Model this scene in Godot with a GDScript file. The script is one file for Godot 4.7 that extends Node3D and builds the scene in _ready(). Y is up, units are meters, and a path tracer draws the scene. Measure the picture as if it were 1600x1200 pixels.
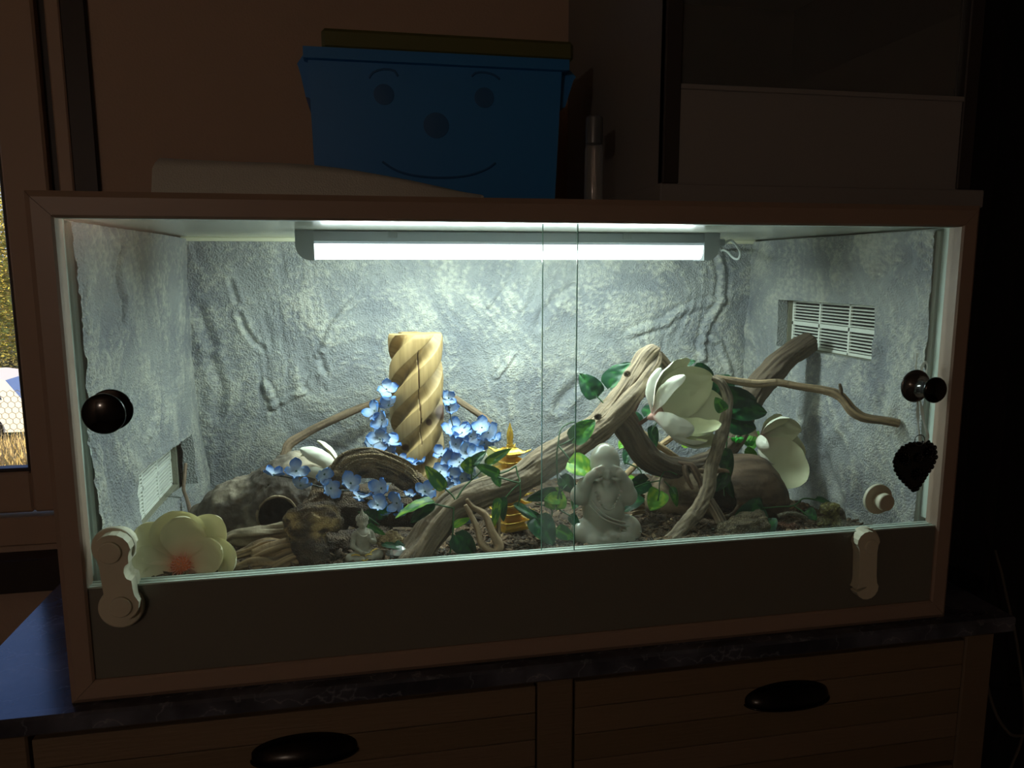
extends Node3D
# A lit wooden terrarium on a marble-topped dresser in a dark room.
# TY lifts the measured frame (y = 0 at the top edge of the terrarium's opening) to a floor at y = 0.

const TY := 1.53
const EYE := Vector3(0.3907, -0.0673 + TY, 1.1104)
const FOCAL := 1195.0
const EULER := Vector3(-0.1494, -0.1926, -0.0014)
const BACK := -0.6576
var rng := RandomNumberGenerator.new()
var fine := FastNoiseLite.new()
var plain_noise := FastNoiseLite.new()
var used := {}
var M := {}
var eye_basis := Basis.from_euler(EULER)


func _ready() -> void:
	rng.seed = 41
	for n in [fine, plain_noise]:
		n.noise_type = FastNoiseLite.TYPE_SIMPLEX_SMOOTH
		n.frequency = 1.0
		n.seed = 7
	fine.fractal_type = FastNoiseLite.FRACTAL_FBM
	fine.fractal_octaves = 4
	plain_noise.fractal_type = FastNoiseLite.FRACTAL_NONE
	camera_and_light()
	make_materials()
	build_room()
	build_outside()
	build_dresser()
	build_terrarium()
	build_lamp()
	build_top_things()
	build_ground()
	build_wood()
	build_hides()
	build_column()
	build_pagoda()
	build_statues()
	build_magnolias()
	build_garlands()
	build_vines()
	build_small_things()
	build_locks()


func camera_and_light() -> void:
	var cam := Camera3D.new()
	cam.name = "camera"
	cam.position = EYE
	cam.rotation = EULER
	cam.fov = rad_to_deg(2.0 * atan(600.0 / FOCAL))
	cam.near = 0.02
	add_child(cam)
	cam.current = true
	var we := WorldEnvironment.new()
	we.name = "environment"
	var env := Environment.new()
	env.background_mode = Environment.BG_SKY
	var sky := Sky.new()
	var sm := ProceduralSkyMaterial.new()
	sm.sky_top_color = Color(0.36, 0.5, 0.78)
	sm.sky_horizon_color = Color(0.78, 0.84, 0.9)
	sm.ground_horizon_color = Color(0.5, 0.5, 0.46)
	sm.ground_bottom_color = Color(0.3, 0.3, 0.28)
	sm.sky_energy_multiplier = 1.3
	sky.sky_material = sm
	env.sky = sky
	env.tonemap_mode = Environment.TONE_MAPPER_LINEAR
	env.tonemap_exposure = 1.0
	env.sdfgi_enabled = true
	env.ssao_enabled = true
	env.ssil_enabled = true
	we.environment = env
	add_child(we)
	var sun := DirectionalLight3D.new()
	sun.name = "sun"
	sun.light_energy = 5.0
	sun.light_color = Color(1.0, 0.88, 0.66)
	sun.light_angular_distance = 0.5
	sun.shadow_enabled = true
	sun.rotation_degrees = Vector3(-32, -62, 0)
	sun.position = Vector3(-4, 6, -4)
	add_child(sun)
	# the LED tube's light, the same size as its half-round diffuser: one face down, one to the back, one to the front
	for k in 3:
		var a := AreaLight3D.new()
		a.name = "lamp_light"
		a.area_size = Vector2(0.70, 0.02)
		a.light_color = Color(0.91, 1.0, 0.975)
		a.light_energy = [0.42, 0.36, 0.24][k]
		a.area_normalize_energy = true
		a.area_range = 6.0
		a.shadow_enabled = true
		a.position = P(0.675, [-0.0535, -0.043, -0.043][k], [-0.325, -0.3475, -0.3025][k])
		a.rotation = Vector3([-PI / 2, -PI / 2 + 0.96, -PI / 2 - 0.96][k] , 0, 0)
		if k == 2:
			a.rotation = Vector3(-PI / 2 + 0.96, PI, 0)
		add_child(a, true)
	# a weak warm bulb behind the camera, in the wall lamp built in build_room
	var bulb := OmniLight3D.new()
	bulb.name = "wall_lamp_light"
	bulb.light_color = Color(1.0, 0.93, 0.86)
	bulb.light_energy = 0.30
	bulb.light_size = 0.03
	bulb.omni_range = 8.0
	bulb.omni_attenuation = 2.0
	bulb.shadow_enabled = true
	bulb.position = Vector3(-1.0, 1.86, 2.9)
	add_child(bulb)


# ------------------------------------------------------------------ helpers
func P(x: float, y: float, z: float) -> Vector3:
	return Vector3(x, y + TY, z)


func ray(u: float, v: float) -> Vector3:
	return eye_basis * Vector3((u - 800.0) / FOCAL, (600.0 - v) / FOCAL, -1.0)


func px(u: float, v: float, z: float) -> Vector3:
	var d := ray(u, v)
	return EYE + d * ((z - EYE.z) / d.z)


func soil(x: float, z: float) -> float:
	return TY - 0.523 - 0.022 * smoothstep(-0.045, -0.13, z) - 0.03 * smoothstep(-0.1, -0.5, z) - 0.018 * smoothstep(1.0, 1.3, x) * smoothstep(-0.02, -0.12, z) + 0.006 * fine.get_noise_2d(x * 6.0, z * 6.0)


func ground(u: float, v: float) -> Vector3:
	var z := -0.06
	for i in 120:
		var p := px(u, v, z)
		if p.y <= soil(p.x, p.z):
			return p
		z -= 0.005
	return px(u, v, z)


func numbered(called: String) -> String:
	var n: int = used.get(called, 0)
	used[called] = n + 1
	return called if n == 0 else "%s_%03d" % [called, n]


func tag(o: Node3D, label: String, category: String, group := "", kind := "") -> Node3D:
	if label: o.set_meta("label", label)
	if category: o.set_meta("category", category)
	if group: o.set_meta("group", group)
	if kind: o.set_meta("kind", kind)
	return o


func thing(called: String, label: String, category: String, at: Vector3, group := "", kind := "") -> Node3D:
	var o := Node3D.new()
	o.name = numbered(called)
	add_child(o)
	o.position = at
	tag(o, label, category, group, kind)
	return o


# a part whose mesh was made in room coordinates: it is set back by its thing's place
func part(t: Node3D, called: String, mesh: Mesh, mat: Material, label := "") -> MeshInstance3D:
	var o := MeshInstance3D.new()
	o.name = called
	o.mesh = mesh
	o.material_override = mat
	t.add_child(o, true)
	if t.get_parent() == self:
		o.transform = t.transform.affine_inverse()
	if label: o.set_meta("label", label)
	return o


# a part whose mesh is in its own coordinates
func put(t: Node3D, called: String, mesh: Mesh, mat: Material, at := Transform3D.IDENTITY) -> MeshInstance3D:
	var o := MeshInstance3D.new()
	o.name = called
	o.mesh = mesh
	o.material_override = mat
	o.transform = at
	t.add_child(o, true)
	return o


func lone(called: String, mesh: Mesh, mat: Material, label: String, category: String, group := "", kind := "") -> MeshInstance3D:
	var o := MeshInstance3D.new()
	o.name = numbered(called)
	o.mesh = mesh
	o.material_override = mat
	add_child(o)
	tag(o, label, category, group, kind)
	return o


func struct(called: String, mesh: Mesh, mat: Material, label := "") -> MeshInstance3D:
	return lone(called, mesh, mat, label, called.get_slice("_", 0), "", "structure")


class Shape:
	var v := PackedVector3Array()
	var c := PackedColorArray()
	var n := PackedVector3Array()
	var i := PackedInt32Array()
	var color := Color.WHITE

	func add(p: Vector3, col = null) -> int:
		v.append(p)
		c.append(color if col == null else col)
		return v.size() - 1

	func tri(a: int, b: int, d: int) -> void:  # counter-clockwise seen from outside
		i.append(a); i.append(d); i.append(b)

	func quad(a: int, b: int, d: int, e: int) -> void:
		tri(a, b, d)
		tri(a, d, e)

	# a flat polygon with its own corners, facing along hint
	func flat(pts: Array, hint: Vector3, col = null) -> void:
		var nn := Vector3.ZERO
		for k in pts.size():
			var p: Vector3 = pts[k]
			var q: Vector3 = pts[(k + 1) % pts.size()]
			nn += p.cross(q)
		var list := pts.duplicate()
		if nn.dot(hint) < 0:
			list.reverse()
		var first := v.size()
		for p in list:
			add(p, col)
		for k in range(1, list.size() - 1):
			tri(first, first + k, first + k + 1)

	func box(lo: Vector3, hi: Vector3, bevel := 0.0, turn := Transform3D.IDENTITY, col = null) -> void:
		var mid := (lo + hi) / 2
		var h := (hi - lo) / 2
		var b: float = minf(bevel, 0.45 * minf(h.x, minf(h.y, h.z)) * 2)
		var at := func(s: Vector3, axis: int) -> Vector3:
			var p := Vector3(s.x * h.x, s.y * h.y, s.z * h.z)
			for k in 3:
				if k != axis:
					p[k] -= s[k] * b
			return turn * (mid + p)
		for axis in 3:
			var o1 := (axis + 1) % 3
			var o2 := (axis + 2) % 3
			for s in [-1.0, 1.0]:
				var pts := []
				for q in [[-1, -1], [1, -1], [1, 1], [-1, 1]]:
					var sg := Vector3.ZERO
					sg[axis] = s; sg[o1] = q[0]; sg[o2] = q[1]
					pts.append(at.call(sg, axis))
				var hint := Vector3.ZERO
				hint[axis] = s
				flat(pts, turn.basis * hint, col)
		if b > 0.0:
			for axis in 3:
				var o1 := (axis + 1) % 3
				var o2 := (axis + 2) % 3
				for q in [[-1, -1], [1, -1], [1, 1], [-1, 1]]:
					var s0 := Vector3.ZERO
					s0[axis] = -1; s0[o1] = q[0]; s0[o2] = q[1]
					var s1 := s0
					s1[axis] = 1
					var hint := s0 + s1
					flat([at.call(s0, o1), at.call(s1, o1), at.call(s1, o2), at.call(s0, o2)], turn.basis * hint, col)
			for sx in [-1, 1]:
				for sy in [-1, 1]:
					for sz in [-1, 1]:
						var s := Vector3(sx, sy, sz)
						flat([at.call(s, 0), at.call(s, 1), at.call(s, 2)], turn.basis * s, col)

	# a turned profile of (radius, height) about +y of the given transform
	func lathe(profile: Array, sides: int, t: Transform3D, sharp := false, col = null) -> void:
		var first := v.size()
		var rows := profile.size()
		if sharp:
			for r in rows - 1:
				var p0: Vector2 = profile[r]
				var p1: Vector2 = profile[r + 1]
				var f := v.size()
				for s in sides:
					var a := TAU * s / sides
					add(t * Vector3(p0.x * cos(a), p0.y, -p0.x * sin(a)), col)
					add(t * Vector3(p1.x * cos(a), p1.y, -p1.x * sin(a)), col)
				for s in sides:
					var s2 := (s + 1) % sides
					quad(f + 2 * s, f + 2 * s2, f + 2 * s2 + 1, f + 2 * s + 1)
			return
		for r in rows:
			var p: Vector2 = profile[r]
			for s in sides:
				var a := TAU * s / sides
				add(t * Vector3(p.x * cos(a), p.y, -p.x * sin(a)), col)
		for r in rows - 1:
			for s in sides:
				var s2 := (s + 1) % sides
				quad(first + r * sides + s, first + r * sides + s2, first + (r + 1) * sides + s2, first + (r + 1) * sides + s)

	# a closed outline (in x, y of t) extruded along z of t from z0 to z1
	func extrude(outline: PackedVector2Array, z0: float, z1: float, t := Transform3D.IDENTITY, col = null) -> void:
		var ids := Geometry2D.triangulate_polygon(outline)
		for s in [z0, z1]:
			for k in range(0, ids.size(), 3):
				flat([t * Vector3(outline[ids[k]].x, outline[ids[k]].y, s), t * Vector3(outline[ids[k + 1]].x, outline[ids[k + 1]].y, s), t * Vector3(outline[ids[k + 2]].x, outline[ids[k + 2]].y, s)], t.basis * Vector3(0, 0, 1 if s == maxf(z0, z1) else -1), col)
		var area := 0.0
		for k in outline.size():
			var p := outline[k]
			var q := outline[(k + 1) % outline.size()]
			area += p.x * q.y - q.x * p.y
		for k in outline.size():
			var p := outline[k]
			var q := outline[(k + 1) % outline.size()]
			var out := Vector3(q.y - p.y, p.x - q.x, 0) * signf(area)
			flat([t * Vector3(p.x, p.y, z0), t * Vector3(q.x, q.y, z0), t * Vector3(q.x, q.y, z1), t * Vector3(p.x, p.y, z1)], t.basis * out, col)

	func mesh() -> ArrayMesh:
		n.resize(v.size())
		n.fill(Vector3.ZERO)
		for k in range(0, i.size(), 3):
			var a := i[k]
			var b := i[k + 2]
			var d := i[k + 1]
			var fn := (v[b] - v[a]).cross(v[d] - v[a])
			n[a] += fn; n[b] += fn; n[d] += fn
		for k in n.size():
			n[k] = n[k].normalized()
		var arr := []
		arr.resize(Mesh.ARRAY_MAX)
		arr[Mesh.ARRAY_VERTEX] = v
		arr[Mesh.ARRAY_NORMAL] = n
		arr[Mesh.ARRAY_COLOR] = c
		arr[Mesh.ARRAY_INDEX] = i
		var m := ArrayMesh.new()
		m.add_surface_from_arrays(Mesh.PRIMITIVE_TRIANGLES, arr)
		return m


func lin(hex: String) -> Color:
	return Color(hex).srgb_to_linear()


func axes(y: Vector3, towards: Vector3) -> Basis:  # y along y, z as near to towards as can be
	var yy := y.normalized()
	var x := yy.cross(towards).normalized()
	return Basis(x, yy, x.cross(yy))


func spline(pts: Array, step: float) -> Array:  # pts of [Vector3, radius] -> many
	var out := []
	for k in pts.size() - 1:
		var a: Array = pts[maxi(k - 1, 0)]
		var b: Array = pts[k]
		var c: Array = pts[k + 1]
		var d: Array = pts[mini(k + 2, pts.size() - 1)]
		var n := maxi(1, int(ceil(b[0].distance_to(c[0]) / step)))
		for s in n:
			var t := float(s) / n
			out.append([b[0].cubic_interpolate(c[0], a[0], d[0], t), lerpf(b[1], c[1], smoothstep(0.0, 1.0, t))])
	out.append(pts[-1])
	return out


# a limb along a spline, with grain, knots and closed ends; o: sides, step, amp, grain, dark, light, mid, seed, round, cut
func limb(s: Shape, pts: Array, o := {}) -> void:
	var sides: int = o.get("sides", 14)
	var path := spline(pts, o.get("step", 0.01))
	var amp: float = o.get("amp", 0.1)
	var grain: float = o.get("grain", 0.06)
	var seed_: float = o.get("seed", 0.0)
	var dark: Color = o.get("dark", Color(0.1, 0.08, 0.06))
	var light: Color = o.get("light", Color(0.4, 0.34, 0.26))
	var twist: float = o.get("twist", 0.0)
	var first := s.v.size()
	var up := Vector3(0.13, 0.27, 0.95)
	var length := 0.0
	var rows := path.size()
	for r in rows:
		var p: Vector3 = path[r][0]
		var dir: Vector3 = (path[mini(r + 1, rows - 1)][0] - path[maxi(r - 1, 0)][0]).normalized()
		var x := up.cross(dir).normalized()
		up = dir.cross(x).normalized()
		if r:
			length += p.distance_to(path[r - 1][0])
		var rad: float = path[r][1]
		for k in sides:
			var a := TAU * k / sides
			var ca := cos(a + twist * length)
			var sa := sin(a + twist * length)
			var g := fine.get_noise_3d(ca * 2.2 + seed_, sa * 2.2, length * 5.0 + seed_)
			var lump := plain_noise.get_noise_3d(ca * 0.8 + seed_, sa * 0.8, length * 14.0 - seed_)
			var ridge := fine.get_noise_3d(ca * 6.5 + seed_, sa * 6.5 + 9.0, length * 8.0 + 0.02 * rad)
			var q := rad * (1.0 + amp * lump + grain * (ridge - absf(g)))
			var col := dark.lerp(light, clampf(0.62 + 0.8 * g + 0.9 * ridge, 0.0, 1.0))
			s.add(p + (x * cos(a) + up * sin(a)) * q, col)
	for r in rows - 1:
		for k in sides:
			var k2 := (k + 1) % sides
			s.quad(first + r * sides + k, first + r * sides + k2, first + (r + 1) * sides + k2, first + (r + 1) * sides + k)
	for e in 2:
		var at := 0 if e == 0 else rows - 1
		var p: Vector3 = path[at][0]
		var d: Vector3 = (path[1][0] - p) if e == 0 else (p - path[rows - 2][0])
		var tip := s.add(p + d.normalized() * path[at][1] * (-1.0 if e == 0 else 1.0) * o.get("round", 0.4), light.lerp(dark, 0.5))
		for k in sides:
			var k2 := (k + 1) % sides
			if e == 0:
				s.tri(tip, first + k2, first + k)
			else:
				s.tri(tip, first + at * sides + k, first + at * sides + k2)


# a list of [u, v, z, radius in millimetres] -> points for limb()
func way(list: Array) -> Array:
	var out := []
	for e in list:
		out.append([px(e[0], e[1], e[2]), e[3] * 0.001])
	return out


# ------------------------------------------------------------------ solids from distance fields (surface nets)
class Field:
	var a := PackedVector3Array()
	var b := PackedVector3Array()
	var ra := PackedFloat32Array()
	var rb := PackedFloat32Array()
	var k := 0.008
	var ks := PackedFloat32Array()
	var cut := []      # [centre, radius] spheres taken away
	var shell := 0.0   # > 0: hollow with this thickness
	var noise: FastNoiseLite
	var amp := 0.0
	var freq := Vector3(30, 30, 30)
	var frame := Basis.IDENTITY
	var floor_y := -1e9

	func cap(p: Vector3, q: Vector3, r0: float, r1: float, soft := -1.0) -> void:
		a.append(p); b.append(q); ra.append(r0); rb.append(r1); ks.append(k if soft < 0.0 else soft)

	func at(p: Vector3) -> float:
		var d := 1e9
		for j in a.size():
			var ab := b[j] - a[j]
			var l := ab.length_squared()
			var t := 0.0
			if l > 0.0:
				t = clampf((p - a[j]).dot(ab) / l, 0.0, 1.0)
			var e := p.distance_to(a[j] + ab * t) - lerpf(ra[j], rb[j], t)
			var kk := ks[j]
			var h := clampf(0.5 + 0.5 * (d - e) / kk, 0.0, 1.0)
			d = lerpf(d, e, h) - kk * h * (1.0 - h)
		if amp > 0.0:
			if absf(d) < amp * 4.0 + 0.01:
				var q := frame * p
				d += amp * noise.get_noise_3d(q.x * freq.x, q.y * freq.y, q.z * freq.z)
		if shell > 0.0:
			d = maxf(d, -(d + shell))
		for s in cut:
			var e: float = s[1] - (p.distance_to(s[0]) if s.size() < 3 else (p - s[0] - s[2] * (p - s[0]).dot(s[2])).length())
			if s.size() < 3 or (p - s[0]).dot(s[2]) > 0.0:
				d = maxf(d, e)
		return maxf(d, floor_y - p.y)

	func solid(out: Shape, cell: float, paint: Callable) -> void:
		var lo := Vector3.INF
		var hi := -Vector3.INF
		for j in a.size():
			var r := Vector3.ONE * maxf(ra[j], rb[j])
			lo = lo.min(a[j] - Vector3.ONE * ra[j]).min(b[j] - Vector3.ONE * rb[j])
			hi = hi.max(a[j] + Vector3.ONE * ra[j]).max(b[j] + Vector3.ONE * rb[j])
		var pad := amp + k + 2.0 * cell
		lo -= Vector3.ONE * pad
		hi += Vector3.ONE * pad
		var nx := int((hi.x - lo.x) / cell) + 2
		var ny := int((hi.y - lo.y) / cell) + 2
		var nz := int((hi.z - lo.z) / cell) + 2
		var f := PackedFloat32Array()
		f.resize(nx * ny * nz)
		const B := 4
		var far := cell * B * 0.9 + amp * 1.5
		for bz in range(0, nz, B):
			for by in range(0, ny, B):
				for bx in range(0, nx, B):
					var mid := at(lo + Vector3(bx + 1.5, by + 1.5, bz + 1.5) * cell)
					var away := absf(mid) > far
					for z in range(bz, mini(bz + B, nz)):
						for y in range(by, mini(by + B, ny)):
							var row := (z * ny + y) * nx
							for x in range(bx, mini(bx + B, nx)):
								f[row + x] = mid if away else at(lo + Vector3(x, y, z) * cell)
		var ids := {}
		var sy := nx
		var sz := nx * ny
		for z in nz - 1:
			for y in ny - 1:
				for x in nx - 1:
					var o := z * sz + y * sy + x
					var n := 0
					if f[o] < 0: n += 1
					if f[o + 1] < 0: n += 1
					if f[o + sy] < 0: n += 1
					if f[o + sy + 1] < 0: n += 1
					if f[o + sz] < 0: n += 1
					if f[o + sz + 1] < 0: n += 1
					if f[o + sz + sy] < 0: n += 1
					if f[o + sz + sy + 1] < 0: n += 1
					if n == 0 or n == 8:
						continue
					var sum := Vector3.ZERO
					var m := 0
					for e in EDGES:
						var f0 := f[o + e[0] + e[1] * sy + e[2] * sz]
						var f1 := f[o + e[3] + e[4] * sy + e[5] * sz]
						if (f0 < 0) != (f1 < 0):
							var t := f0 / (f0 - f1)
							sum += Vector3(lerpf(e[0], e[3], t), lerpf(e[1], e[4], t), lerpf(e[2], e[5], t))
							m += 1
					var p := lo + (Vector3(x, y, z) + sum / m) * cell
					ids[o] = out.add(p, paint.call(p))
		for o in ids:
			var x: int = o % nx
			var y: int = (o / nx) % ny
			var z: int = o / sz
			if y > 0 and z > 0 and (f[o] < 0) != (f[o + 1] < 0):
				side(out, ids, o, o - sy, o - sy - sz, o - sz, f[o] < 0)
			if x > 0 and z > 0 and (f[o] < 0) != (f[o + sy] < 0):
				side(out, ids, o, o - sz, o - sz - 1, o - 1, f[o] < 0)
			if x > 0 and y > 0 and (f[o] < 0) != (f[o + sz] < 0):
				side(out, ids, o, o - 1, o - 1 - sy, o - sy, f[o] < 0)

	func side(out: Shape, ids: Dictionary, p: int, q: int, r: int, s: int, inside: bool) -> void:
		if not (ids.has(q) and ids.has(r) and ids.has(s)):
			return
		if inside:
			out.quad(ids[p], ids[q], ids[r], ids[s])
		else:
			out.quad(ids[p], ids[s], ids[r], ids[q])

	const EDGES := [[0, 0, 0, 1, 0, 0], [0, 1, 0, 1, 1, 0], [0, 0, 1, 1, 0, 1], [0, 1, 1, 1, 1, 1], [0, 0, 0, 0, 1, 0], [1, 0, 0, 1, 1, 0], [0, 0, 1, 0, 1, 1], [1, 0, 1, 1, 1, 1], [0, 0, 0, 0, 0, 1], [1, 0, 0, 1, 0, 1], [0, 1, 0, 0, 1, 1], [1, 1, 0, 1, 1, 1]]


func field(k: float, amp := 0.0, freq := 30.0) -> Field:
	var f := Field.new()
	f.k = k
	f.noise = fine
	f.amp = amp
	f.freq = Vector3.ONE * freq
	return f


# ------------------------------------------------------------------ materials
func noise_image(freq: float, octaves: int, size: int, seed_: int, type := FastNoiseLite.TYPE_SIMPLEX_SMOOTH) -> Image:
	var n := FastNoiseLite.new()
	n.noise_type = type
	n.frequency = freq
	n.fractal_type = FastNoiseLite.FRACTAL_FBM
	n.fractal_octaves = octaves
	n.seed = seed_
	return n.get_seamless_image(size, size)


func mat(color: Color, rough := 0.7, metal := 0.0) -> StandardMaterial3D:
	var m := StandardMaterial3D.new()
	m.albedo_color = color
	m.roughness = rough
	m.metallic = metal
	return m


func tinted(rough: float) -> StandardMaterial3D:  # its colour comes with the mesh
	var m := mat(Color.WHITE, rough)
	m.vertex_color_use_as_albedo = true
	return m


func relief(m: StandardMaterial3D, tex: Texture2D, scale: Vector3, centimetres: float) -> StandardMaterial3D:
	m.heightmap_enabled = true
	m.heightmap_texture = tex
	m.heightmap_scale = centimetres
	m.uv1_triplanar = true
	m.uv1_world_triplanar = true
	m.uv1_scale = scale
	return m


func glass(color: Color, alpha: float, rough := 0.02) -> StandardMaterial3D:
	var m := mat(Color(color, alpha), rough)
	m.transparency = BaseMaterial3D.TRANSPARENCY_ALPHA
	return m


func make_materials() -> void:
	var grit := ImageTexture.create_from_image(noise_image(0.06, 5, 512, 3))
	var grain := ImageTexture.create_from_image(noise_image(0.02, 5, 512, 8))
	M.rock = relief(tinted(0.93), grit, Vector3(6.0, 6.0, 6.0), 0.33)
	M.raw_foam = relief(mat(Color(0.5, 0.5, 0.43), 0.9), grit, Vector3(8, 8, 8), 0.08)
	M.wood = relief(tinted(0.85), grain, Vector3(9, 9, 9), 0.16)
	M.bark = relief(tinted(0.95), grit, Vector3(10, 10, 10), 0.7)
	M.soil = relief(tinted(1.0), grit, Vector3(14, 14, 14), 0.4)
	M.pine = tinted(0.55)
	M.leaf = tinted(0.42)
	M.leaf.metallic_specular = 0.35
	M.leaf.backlight_enabled = true
	M.leaf.backlight = Color(0.25, 0.25, 0.25)
	M.petal = tinted(0.6)
	M.petal.backlight_enabled = true
	M.petal.backlight = Color(0.4, 0.4, 0.4)
	M.cream = tinted(0.5)
	M.cream.backlight_enabled = true
	M.cream.backlight = Color(0.3, 0.3, 0.3)
	M.stem = mat(Color(0.13, 0.33, 0.14), 0.5)
	M.dark_stem = mat(Color(0.03, 0.11, 0.09), 0.5)
	M.gold = relief(mat(Color(0.96, 0.80, 0.34), 0.25, 0.65), grit, Vector3(20, 20, 20), 0.03)
	M.dark_hole = mat(Color(0.07, 0.05, 0.02), 0.8)
	M.resin = mat(Color(0.56, 0.555, 0.49), 0.3)
	M.resin.subsurf_scatter_enabled = true
	M.resin.subsurf_scatter_strength = 0.2
	M.statue = relief(tinted(0.7), grit, Vector3(24, 24, 24), 0.05)
	M.frame = relief(mat(Color(0.58, 0.50, 0.44), 0.45), grain, Vector3(1.5, 6, 6), 0.02)
	M.panel = relief(mat(Color(0.42, 0.42, 0.38), 0.55), grit, Vector3(6, 6, 6), 0.02)
	M.edge_paint = mat(Color(0.74, 0.80, 0.76), 0.8)
	M.board = mat(Color(0.7, 0.72, 0.66), 0.6)
	M.laminate = mat(Color(0.72, 0.74, 0.68), 0.16)
	M.track = mat(Color(0.72, 0.78, 0.74), 0.35)
	M.trim = mat(Color(0.86, 0.86, 0.74), 0.5)
	M.pane = glass(Color(0.96, 1.0, 0.98), 0.04, 0.0)
	M.glass_edge = mat(Color(0.42, 0.56, 0.5), 0.15)
	M.glass_edge_dark = mat(Color(0.10, 0.24, 0.17), 0.15)
	M.chrome = mat(Color(0.42, 0.42, 0.42), 0.12, 0.8)
	M.dark_metal = mat(Color(0.16, 0.155, 0.15), 0.22, 0.9)
	M.black_gloss = mat(Color(0.02, 0.017, 0.016), 0.12)
	M.plastic = mat(Color(0.8, 0.79, 0.7), 0.4)
	M.grille = mat(Color(0.88, 0.9, 0.86), 0.45)
	M.dark = mat(Color(0.015, 0.016, 0.018), 0.9)
	M.alu = mat(Color(0.62, 0.66, 0.68), 0.35, 0.6)
	M.lamp_plastic = mat(Color(0.58, 0.62, 0.63), 0.4)
	M.tube = mat(Color(0.95, 0.97, 0.97), 0.4)
	M.tube.emission_enabled = true
	M.tube.emission = Color(0.93, 1.0, 0.985)
	M.tube.emission_energy_multiplier = 3.4
	M.cable = mat(Color(0.8, 0.83, 0.82), 0.4)
	M.wall = relief(mat(Color(0.70, 0.61, 0.54), 0.9), grit, Vector3(4, 4, 4), 0.05)
	M.white_paint = mat(Color(0.66, 0.56, 0.48), 0.5)
	M.dark_wood = mat(Color(0.16, 0.12, 0.1), 0.5)
	M.dresser = relief(tinted(0.55), grain, Vector3(1.0, 14, 14), 0.05)
	M.floor = relief(mat(Color(0.3, 0.22, 0.16), 0.5), grain, Vector3(1, 1, 6), 0.03)
	M.blue = mat(Color(0.16, 0.47, 0.74), 0.4)
	M.lime = mat(Color(0.34, 0.35, 0.17), 0.6)
	M.black_print = mat(Color(0.11, 0.35, 0.56), 0.5)
	M.cloth = relief(mat(Color(0.74, 0.75, 0.72), 0.95), grit, Vector3(9, 9, 9), 0.1)
	M.curtain = mat(Color(0.07, 0.06, 0.055), 0.95)
	M.cord = mat(Color(0.3, 0.28, 0.24), 0.8)
	M.cabinet = mat(Color(0.5, 0.49, 0.48), 0.7)
	M.cabinet_frame = mat(Color(0.17, 0.15, 0.14), 0.6)
	M.clear = glass(Color(0.9, 0.95, 0.95), 0.08, 0.03)
	M.crystal = mat(Color(0.97, 1.0, 1.0, 0.02), 0.0)
	M.crystal.refraction_enabled = true
	M.crystal.refraction_scale = 0.05
	M.wire = mat(Color(0.5, 0.5, 0.47), 0.5, 0.7)
	M.car = mat(Color(0.85, 0.87, 0.9), 0.3)
	M.grass = tinted(1.0)
	M.grass.metallic_specular = 0.1
	M.grass.backlight_enabled = true
	M.grass.backlight = Color(0.4, 0.4, 0.4)
	# marble: swirled slate blue-grey with pale veins
	var im := Image.create(512, 512, false, Image.FORMAT_RGB8)
	var n := FastNoiseLite.new()
	n.fractal_octaves = 5
	n.frequency = 0.009
	n.seed = 21
	for y in 512:
		for x in 512:
			var a := n.get_noise_2d(x, y)
			var vein := pow(maxf(0.0, 1.0 - absf(n.get_noise_2d(x + 900.0, y * 1.3) + 0.35 * a) * 14.0), 3.0)
			var k := clampf(0.5 + a * 0.9, 0.0, 1.0)
			im.set_pixel(x, y, Color(0.18, 0.19, 0.225).lerp(Color(0.36, 0.375, 0.42), k).lerp(Color(0.6, 0.61, 0.63), vein * 0.6))
	M.marble = mat(Color.WHITE, 0.18)
	M.marble.albedo_texture = ImageTexture.create_from_image(im)
	M.marble.uv1_triplanar = true
	M.marble.uv1_world_triplanar = true
	M.marble.uv1_scale = Vector3(1.6, 1.6, 1.6)


# ------------------------------------------------------------------ the room
func boxes(list: Array, bevel := 0.0) -> ArrayMesh:  # of [x0, x1, y0, y1, z0, z1] in the measured frame
	var s := Shape.new()
	for b in list:
		s.box(P(b[0], b[2], b[4]), P(b[1], b[3], b[5]), bevel)
	return s.mesh()


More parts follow.
